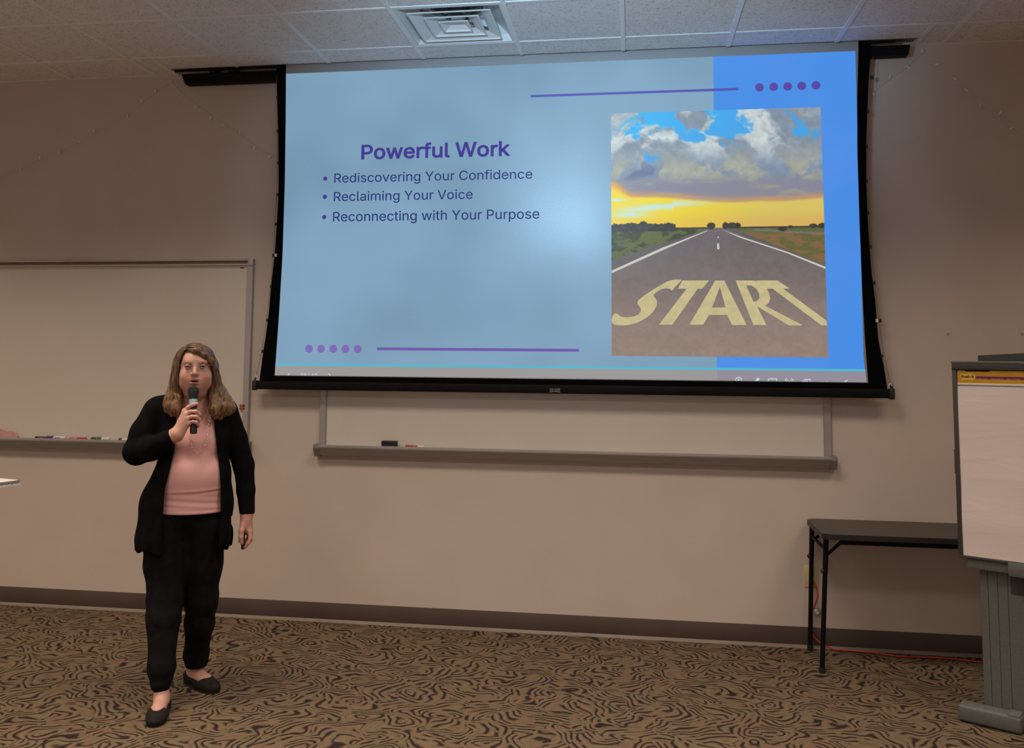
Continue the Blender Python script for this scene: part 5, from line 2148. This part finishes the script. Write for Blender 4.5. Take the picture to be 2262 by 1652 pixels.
# ---------------- hair: parted on her right, swept over, falling past both shoulders
HR = Field(np.arange(-.17, .225, .0034), np.arange(-.17, .15, .0034), np.arange(1.27, 1.69, .0034))
HR.ell((hx - .003, HY + .010, 1.574), (.0815, .106, .0925), .02)
HR.chain([(-.052, HY + .015, 1.605), (-.064, HY + .005, 1.555), (-.076, HY + .000, 1.49), (-.086, -.050, 1.42), (-.094, -.072, 1.365), (-.090, -.086, 1.330)], [.030, .028, .027, .030, .030, .016], .03)
HR.chain([(-.084, HY + .01, 1.46), (-.102, -.045, 1.395), (-.112, -.062, 1.358)], [.018, .024, .018], .02)
HR.chain([(-.066, -.085, 1.40), (-.070, -.098, 1.350), (-.062, -.104, 1.322)], [.014, .018, .010], .02)
HR.chain([(.056, HY + .015, 1.605), (.078, HY + .005, 1.555), (.092, HY + .000, 1.49), (.112, -.050, 1.42), (.130, -.074, 1.355), (.126, -.088, 1.312)], [.030, .028, .028, .036, .036, .016], .03)
HR.chain([(.116, -.040, 1.44), (.150, -.050, 1.385), (.172, -.062, 1.352), (.164, -.070, 1.325)], [.022, .028, .024, .012], .02)
HR.chain([(.086, -.085, 1.41), (.096, -.102, 1.35), (.102, -.110, 1.312)], [.014, .022, .012], .02)
HR.cone((.0, .03, 1.52), (.0, .045, 1.38), .075, .08, .03)
HR.ell((.02, .040, 1.36), (.12, .050, .06), .03)
HR.chain([(-.034, HY - .060, 1.636), (.006, HY - .078, 1.628), (.044, HY - .072, 1.604), (.072, HY - .055, 1.576), (.087, HY - .034, 1.545)], [.006, .011, .014, .015, .013], .02)
# the face shows through an opening bounded by the parting, the swept fringe and the side curtains
X, Y, Z = HR.grid(HR.blk((-1, -1, 0), (1, 1, 2)))
zf = [1.30, 1.36, 1.40, 1.43, 1.46, 1.50, 1.54, 1.56, 1.58, 1.60, 1.615, 1.628, 1.70]
xl = np.interp(Z, zf, [-.045, -.048, -.052, -.060, -.066, -.0715, -.070, -.0685, -.066, -.062, -.057, -.050, -.050])
xr = np.interp(Z, zf, [.055, .060, .066, .075, .084, .0920, .0900, .078, .054, .026, -.002, -.035, -.056])
d_in = np.minimum(np.minimum(X - xl, xr - X), 1.629 - Z)
HR.F = np.maximum(HR.F, np.minimum(d_in, HY - .028 - Y)).astype(np.float32)
# strand grooves
ang = np.arctan2(X - hx, -(Y - HY - .03))
w1_ = np.clip((1.60 - Z) / .08, 0, 1)
g1 = np.sin(ang * 60 + 2 * np.sin(Z * 13)) * .0006 + np.sin(ang * 23 - Z * 20) * .0009
g2 = np.sin((X * 1.0 + Z * 1.35 + Y * .6) * 300) * .0005
HR.F = (HR.F + g1 * w1_ + g2 * (1 - w1_)).astype(np.float32)
P_, Q = HR.mesh()
m = M['hair'] = mat('brown_hair', (.10, .05, .02, 1), .45, spec=.5)
b = m.node_tree.nodes['Principled BSDF']
mp = coords(m, (1, 1, .05))
n1 = nd(m, 'ShaderNodeTexNoise', Scale=130, Detail=4, Distortion=.2)
lk(m, mp, 0, n1, 'Vector')
r1 = ramp(m, n1, 'Fac', [(.30, (.045, .022, .010, 1)), (.50, (.13, .070, .034, 1)), (.70, (.27, .155, .078, 1))])
gd_ = coords(m)
sx_ = nd(m, 'ShaderNodeSeparateXYZ')
lk(m, gd_, 0, sx_, 0)
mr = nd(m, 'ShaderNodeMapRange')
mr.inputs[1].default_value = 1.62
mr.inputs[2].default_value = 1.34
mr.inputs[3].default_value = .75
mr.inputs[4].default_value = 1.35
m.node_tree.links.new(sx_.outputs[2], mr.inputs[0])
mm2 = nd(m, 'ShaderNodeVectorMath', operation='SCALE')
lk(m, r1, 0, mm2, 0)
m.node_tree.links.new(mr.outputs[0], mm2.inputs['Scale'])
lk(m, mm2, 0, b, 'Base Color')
bp = nd(m, 'ShaderNodeBump', Strength=.5, Distance=.002)
lk(m, n1, 'Fac', bp, 'Height')
lk(m, bp, 0, b, 'Normal')
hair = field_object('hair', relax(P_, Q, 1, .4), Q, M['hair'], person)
# strands combed over the mass: guide lines pushed out onto its surface
rs_ = random.Random(5)
gx_, gy_, gz_ = np.gradient(HR.F, HR.x, HR.y, HR.z)


def snap(q, out):
    q = np.array(q, float)
    for _ in range(5):
        i_, j_, k_ = [int(np.clip(np.searchsorted(a, v), 1, len(a) - 1)) for a, v in zip((HR.x, HR.y, HR.z), q)]
        f_ = float(HR.F[i_, j_, k_])
        g_ = np.array([gx_[i_, j_, k_], gy_[i_, j_, k_], gz_[i_, j_, k_]])
        n_ = np.linalg.norm(g_)
        if n_ < 1e-4 or f_ > .3:
            return q
        q -= g_ / n_ * np.clip((f_ - out) / n_, -.01, .01)
    return q


bm = bmesh.new()
for side, n_ in ((-1, 230), (1, 330)):
    for i in range(n_):
        f = rs_.random()                        # 0 = next to the face, 1 = back of the head
        fy = HY - .075 + .15 * f
        e_ = rs_.uniform(-1, 1)
        if side < 0:
            c0 = [(-.048, HY - .060 + .12 * f, 1.655), (-.072 - .006 * f, fy + .01, 1.60), (-.082 - .008 * f, fy + .015, 1.54), (-.088 - .012 * f, fy + .010, 1.475),
                  (-.078 - .040 * f, -.108 + .085 * f, 1.41), (-.068 - .055 * f + .008 * e_, -.115 + .075 * f, 1.36), (-.060 - .062 * f + .012 * e_, -.112 + .06 * f, 1.318 + .03 * f + .015 * rs_.random())]
        else:
            c0 = [(-.046 + .02 * f, HY - .070 + .13 * f, 1.650), (.006, HY - .092 + .14 * f, 1.652), (.052 + .01 * f, HY - .078 + .13 * f, 1.615), (.085 + .006 * f, fy + .005, 1.555), (.104 + .008 * f, fy + .015, 1.475),
                  (.088 + .060 * f, -.108 + .085 * f, 1.41), (.084 + .095 * f + .008 * e_, -.118 + .07 * f, 1.36), (.082 + .100 * f + .016 * e_, -.114 + .06 * f, 1.300 + .03 * f + .015 * rs_.random())]
        base = smooth_path([Vector(q) for q in c0], 4)
        k0 = rs_.randint(0, 6)
        pts_ = [Vector(snap(q, .0002 + .0012 * rs_.random())) for q in base[k0:]]
        for _ in range(2):
            pts_ = [pts_[0]] + [(pts_[k - 1] + pts_[k] * 2 + pts_[k + 1]) / 4 for k in range(1, len(pts_) - 1)] + [pts_[-1]]
        r0 = rs_.uniform(.0009, .0019)
        add_tube(bm, pts_, [r0 * .5] + [r0] * (len(pts_) - 4) + [r0 * .8, r0 * .5, r0 * .2], 5)
for i in range(330):                             # ends of the hair over the shoulders and chest
    side = -1 if i % 5 < 2 else 1
    f = rs_.random()
    if side < 0:
        xa, xb = -.066 - .046 * f, -.056 - .075 * f
    else:
        xa, xb = .090 + .050 * f, .082 + .105 * f
    xb += rs_.uniform(-.006, .006)
    zt2, zb2 = rs_.uniform(1.40, 1.45), rs_.uniform(1.300, 1.325) + .022 * f
    pts_ = [Vector(snap((xa + (xb - xa) * t ** 1.3, -.14, zt2 + (zb2 - zt2) * t), .0006)) for t in np.linspace(0, 1, 14)]
    for _ in range(3):
        pts_ = [pts_[0]] + [(pts_[k - 1] + pts_[k] * 2 + pts_[k + 1]) / 4 for k in range(1, len(pts_) - 1)] + [pts_[-1]]
    r0 = rs_.uniform(.0010, .0020)
    add_tube(bm, pts_, [r0 * .3, r0 * .7] + [r0] * 8 + [r0 * .8, r0 * .7, r0 * .5, r0 * .2], 5)
st_ = from_bm('loose_strands', bm, M['hair'], hair, True)
st_['kind'] = 'stuff'

# ---------------- glasses
M['wire_frame'] = mat('thin_metal_frame', (.30, .24, .21, 1), .3, .9)
gl_ = mat('clear_lens', (1, 1, 1, 1), .03)
gb = gl_.node_tree.nodes['Principled BSDF']
gb.inputs['Transmission Weight'].default_value = 1
gb.inputs['IOR'].default_value = 1.05
gy = HY - .112
fr = thing_parent = None
bm = bmesh.new()
lens_out = []
for ex, ez in zip(EYX, EYZ):
    sx = -1 if ex < 0 else 1
    out = []
    for k in range(28):
        a = 2 * math.pi * k / 28
        ca_, sa_ = math.cos(a), math.sin(a)
        px_ = ex + sx * .001 + .0245 * math.copysign(abs(ca_) ** .75, ca_)
        pz_ = ez - .003 + .0158 * math.copysign(abs(sa_) ** .75, sa_)
        py_ = gy + .0065 * ((px_ - .0045) / .06) ** 2 * 2
        out.append((px_, py_, pz_))
    lens_out.append(out)
    add_tube(bm, out + [out[0]], .00085, 6, cap=False)
    xe = ex + sx * .0255
    add_tube(bm, smooth_path([(xe, gy + .004, ez + .006), (ex + sx * .036, gy + .012, ez + .006), (hx + sx * .077, HY - .06, 1.553), (hx + sx * .081, HY + .01, 1.553)], 4), .0011, 6)
add_tube(bm, smooth_path([(EYX[0] + .0235, gy, 1.553), (.0045, gy - .003, 1.5575), (EYX[1] - .0235, gy, 1.554)], 5), .0009, 6)
fo = from_bm('glasses', bm, M['wire_frame'], person, True)
fo['label'] = 'thin metal framed glasses'
for out in lens_out:
    bm = bmesh.new()
    a_ = [bm.verts.new(q) for q in out]
    c_ = [bm.verts.new((q[0], q[1] + .0008, q[2])) for q in out]
    bm.faces.new(a_)
    bm.faces.new(c_[::-1])
    for k in range(28):
        bm.faces.new((a_[k], a_[(k + 1) % 28], c_[(k + 1) % 28], c_[k]))
    from_bm('lens', bm, gl_, fo)

# ---------------- necklace of oval silver-gold links
M['chain'] = mat('pale_gold_links', (.75, .55, .42, 1), .25, .9)
npx = [(438 + 30, 905), (466, 925), (462, 945), (459.5, 962), (457, 978), (452, 990), (445, 998), (438, 1001), (431, 997), (425, 988), (422, 975), (421, 960)]
npx = [(460, 905), (463, 920), (462, 935), (460, 950), (458.5, 963), (457, 976), (453, 988), (446, 997), (438.5, 1001), (431, 997), (426, 988), (422.5, 976), (421, 963)]


def loc_of(px, py, yy):
    d = ray(px, py)
    o = PO + _v * yy
    t = ((o - CAM[:2]) @ _v) / (d[:2] @ _v)
    q = CAM + d * t
    return Vector((float((q[:2] - PO) @ _r), yy, float(q[2])))


bm = bmesh.new()
ys_l = [-.100, -.112, -.120, -.127, -.132, -.136, -.139, -.141, -.141, -.140, -.138, -.136, -.130]
path = [loc_of(px_, py_, yy - .006) for (px_, py_), yy in zip(npx, ys_l)]
path = smooth_path(path, 10)
acc, last = 0, None
links = []
for i in range(1, len(path)):
    acc += (path[i] - path[i - 1]).length
    if acc > .0145:
        acc = 0
        links.append((path[i], (path[i] - path[i - 1]).normalized()))
for i, (c_, d_) in enumerate(links):
    s_ = d_.cross(Vector((0, 1, 0))).normalized()
    w3 = .0042 if i % 2 else .0058
    out = [c_ + d_ * (.0078 * math.cos(a)) + s_ * (w3 * math.sin(a)) for a in [2 * math.pi * k / 14 for k in range(14)]]
    add_tube(bm, out + [out[0]], .0007, 5, cap=False)
from_bm('necklace', bm, M['chain'], person, True)

# ---------------- the microphone and the clicker are things of their own
def to_world(p):
    return Vector((PO[0] + _r[0] * p[0] + _v[0] * p[1], PO[1] + _r[1] * p[0] + _v[1] * p[1], p[2]))


mt, mb2 = to_world(mic_top), to_world(mic_bot)
mic = thing('microphone', 'black handheld microphone with a pale blue band held to her mouth', 'microphone', mb2)
ax_ = (mt - mb2)
ML = ax_.length
mic.rotation_mode = 'QUATERNION'
mic.rotation_quaternion = ax_.to_track_quat('Z', 'Y')
bm = bmesh.new()
add_lathe(bm, [(.010, 0), (.0150, .002), (.0162, .010), (.0160, ML - .088), (.0170, ML - .070), (.0185, ML - .045)], 28)
from_bm('handle', bm, M['black_plastic'], mic, auto=40)
bm = bmesh.new()
add_lathe(bm, [(.0172, ML - .063), (.0187, ML - .063), (.0194, ML - .042), (.0180, ML - .042)], 28)
from_bm('blue_band', bm, mottled('pale_blue_tape', (.28, .50, .58, 1), (.32, .55, .62, 1), 60, .4), mic, auto=40)
bm = bmesh.new()
add_lathe(bm, [(.0186, ML - .042), (.0210, ML - .030), (.0232, ML - .016), (.0240, ML - .010), (.0246, ML - .006), (.0246, ML - .002), (.0240, ML + .001)], 28)
from_bm('grille_collar', bm, M['black_plastic'], mic, auto=40)
bm = bmesh.new()
bmesh.ops.create_uvsphere(bm, u_segments=28, v_segments=18, radius=1, matrix=Matrix.Translation((0, 0, ML + .001)) @ Matrix.Diagonal((.0245, .0245, .0225, 1)))
from_bm('foam_windscreen', bm, mottled('black_foam', (.010, .010, .011, 1), (.02, .02, .021, 1), 300, .95, .6, 900), mic, True)
ck = to_world(ap(.256, -.048, .705))
clk = thing('presentation_remote', 'small dark remote clicker held in her lowered hand', 'remote', ck, PTH)
bm = bmesh.new()
add_box(bm, (-.0085, -.006, -.040), (.0085, .006, .042), .004, 2)
from_bm('shell', bm, M['black_plastic'], clk, auto=40)
bm = bmesh.new()
add_lathe(bm, [(.0038, 0), (.0038, .0012)], 14, Matrix.Translation((0, -.0060, .010)) @ Matrix.Rotation(math.pi / 2, 4, 'X'))
from_bm('button', bm, M['shoe'], clk)
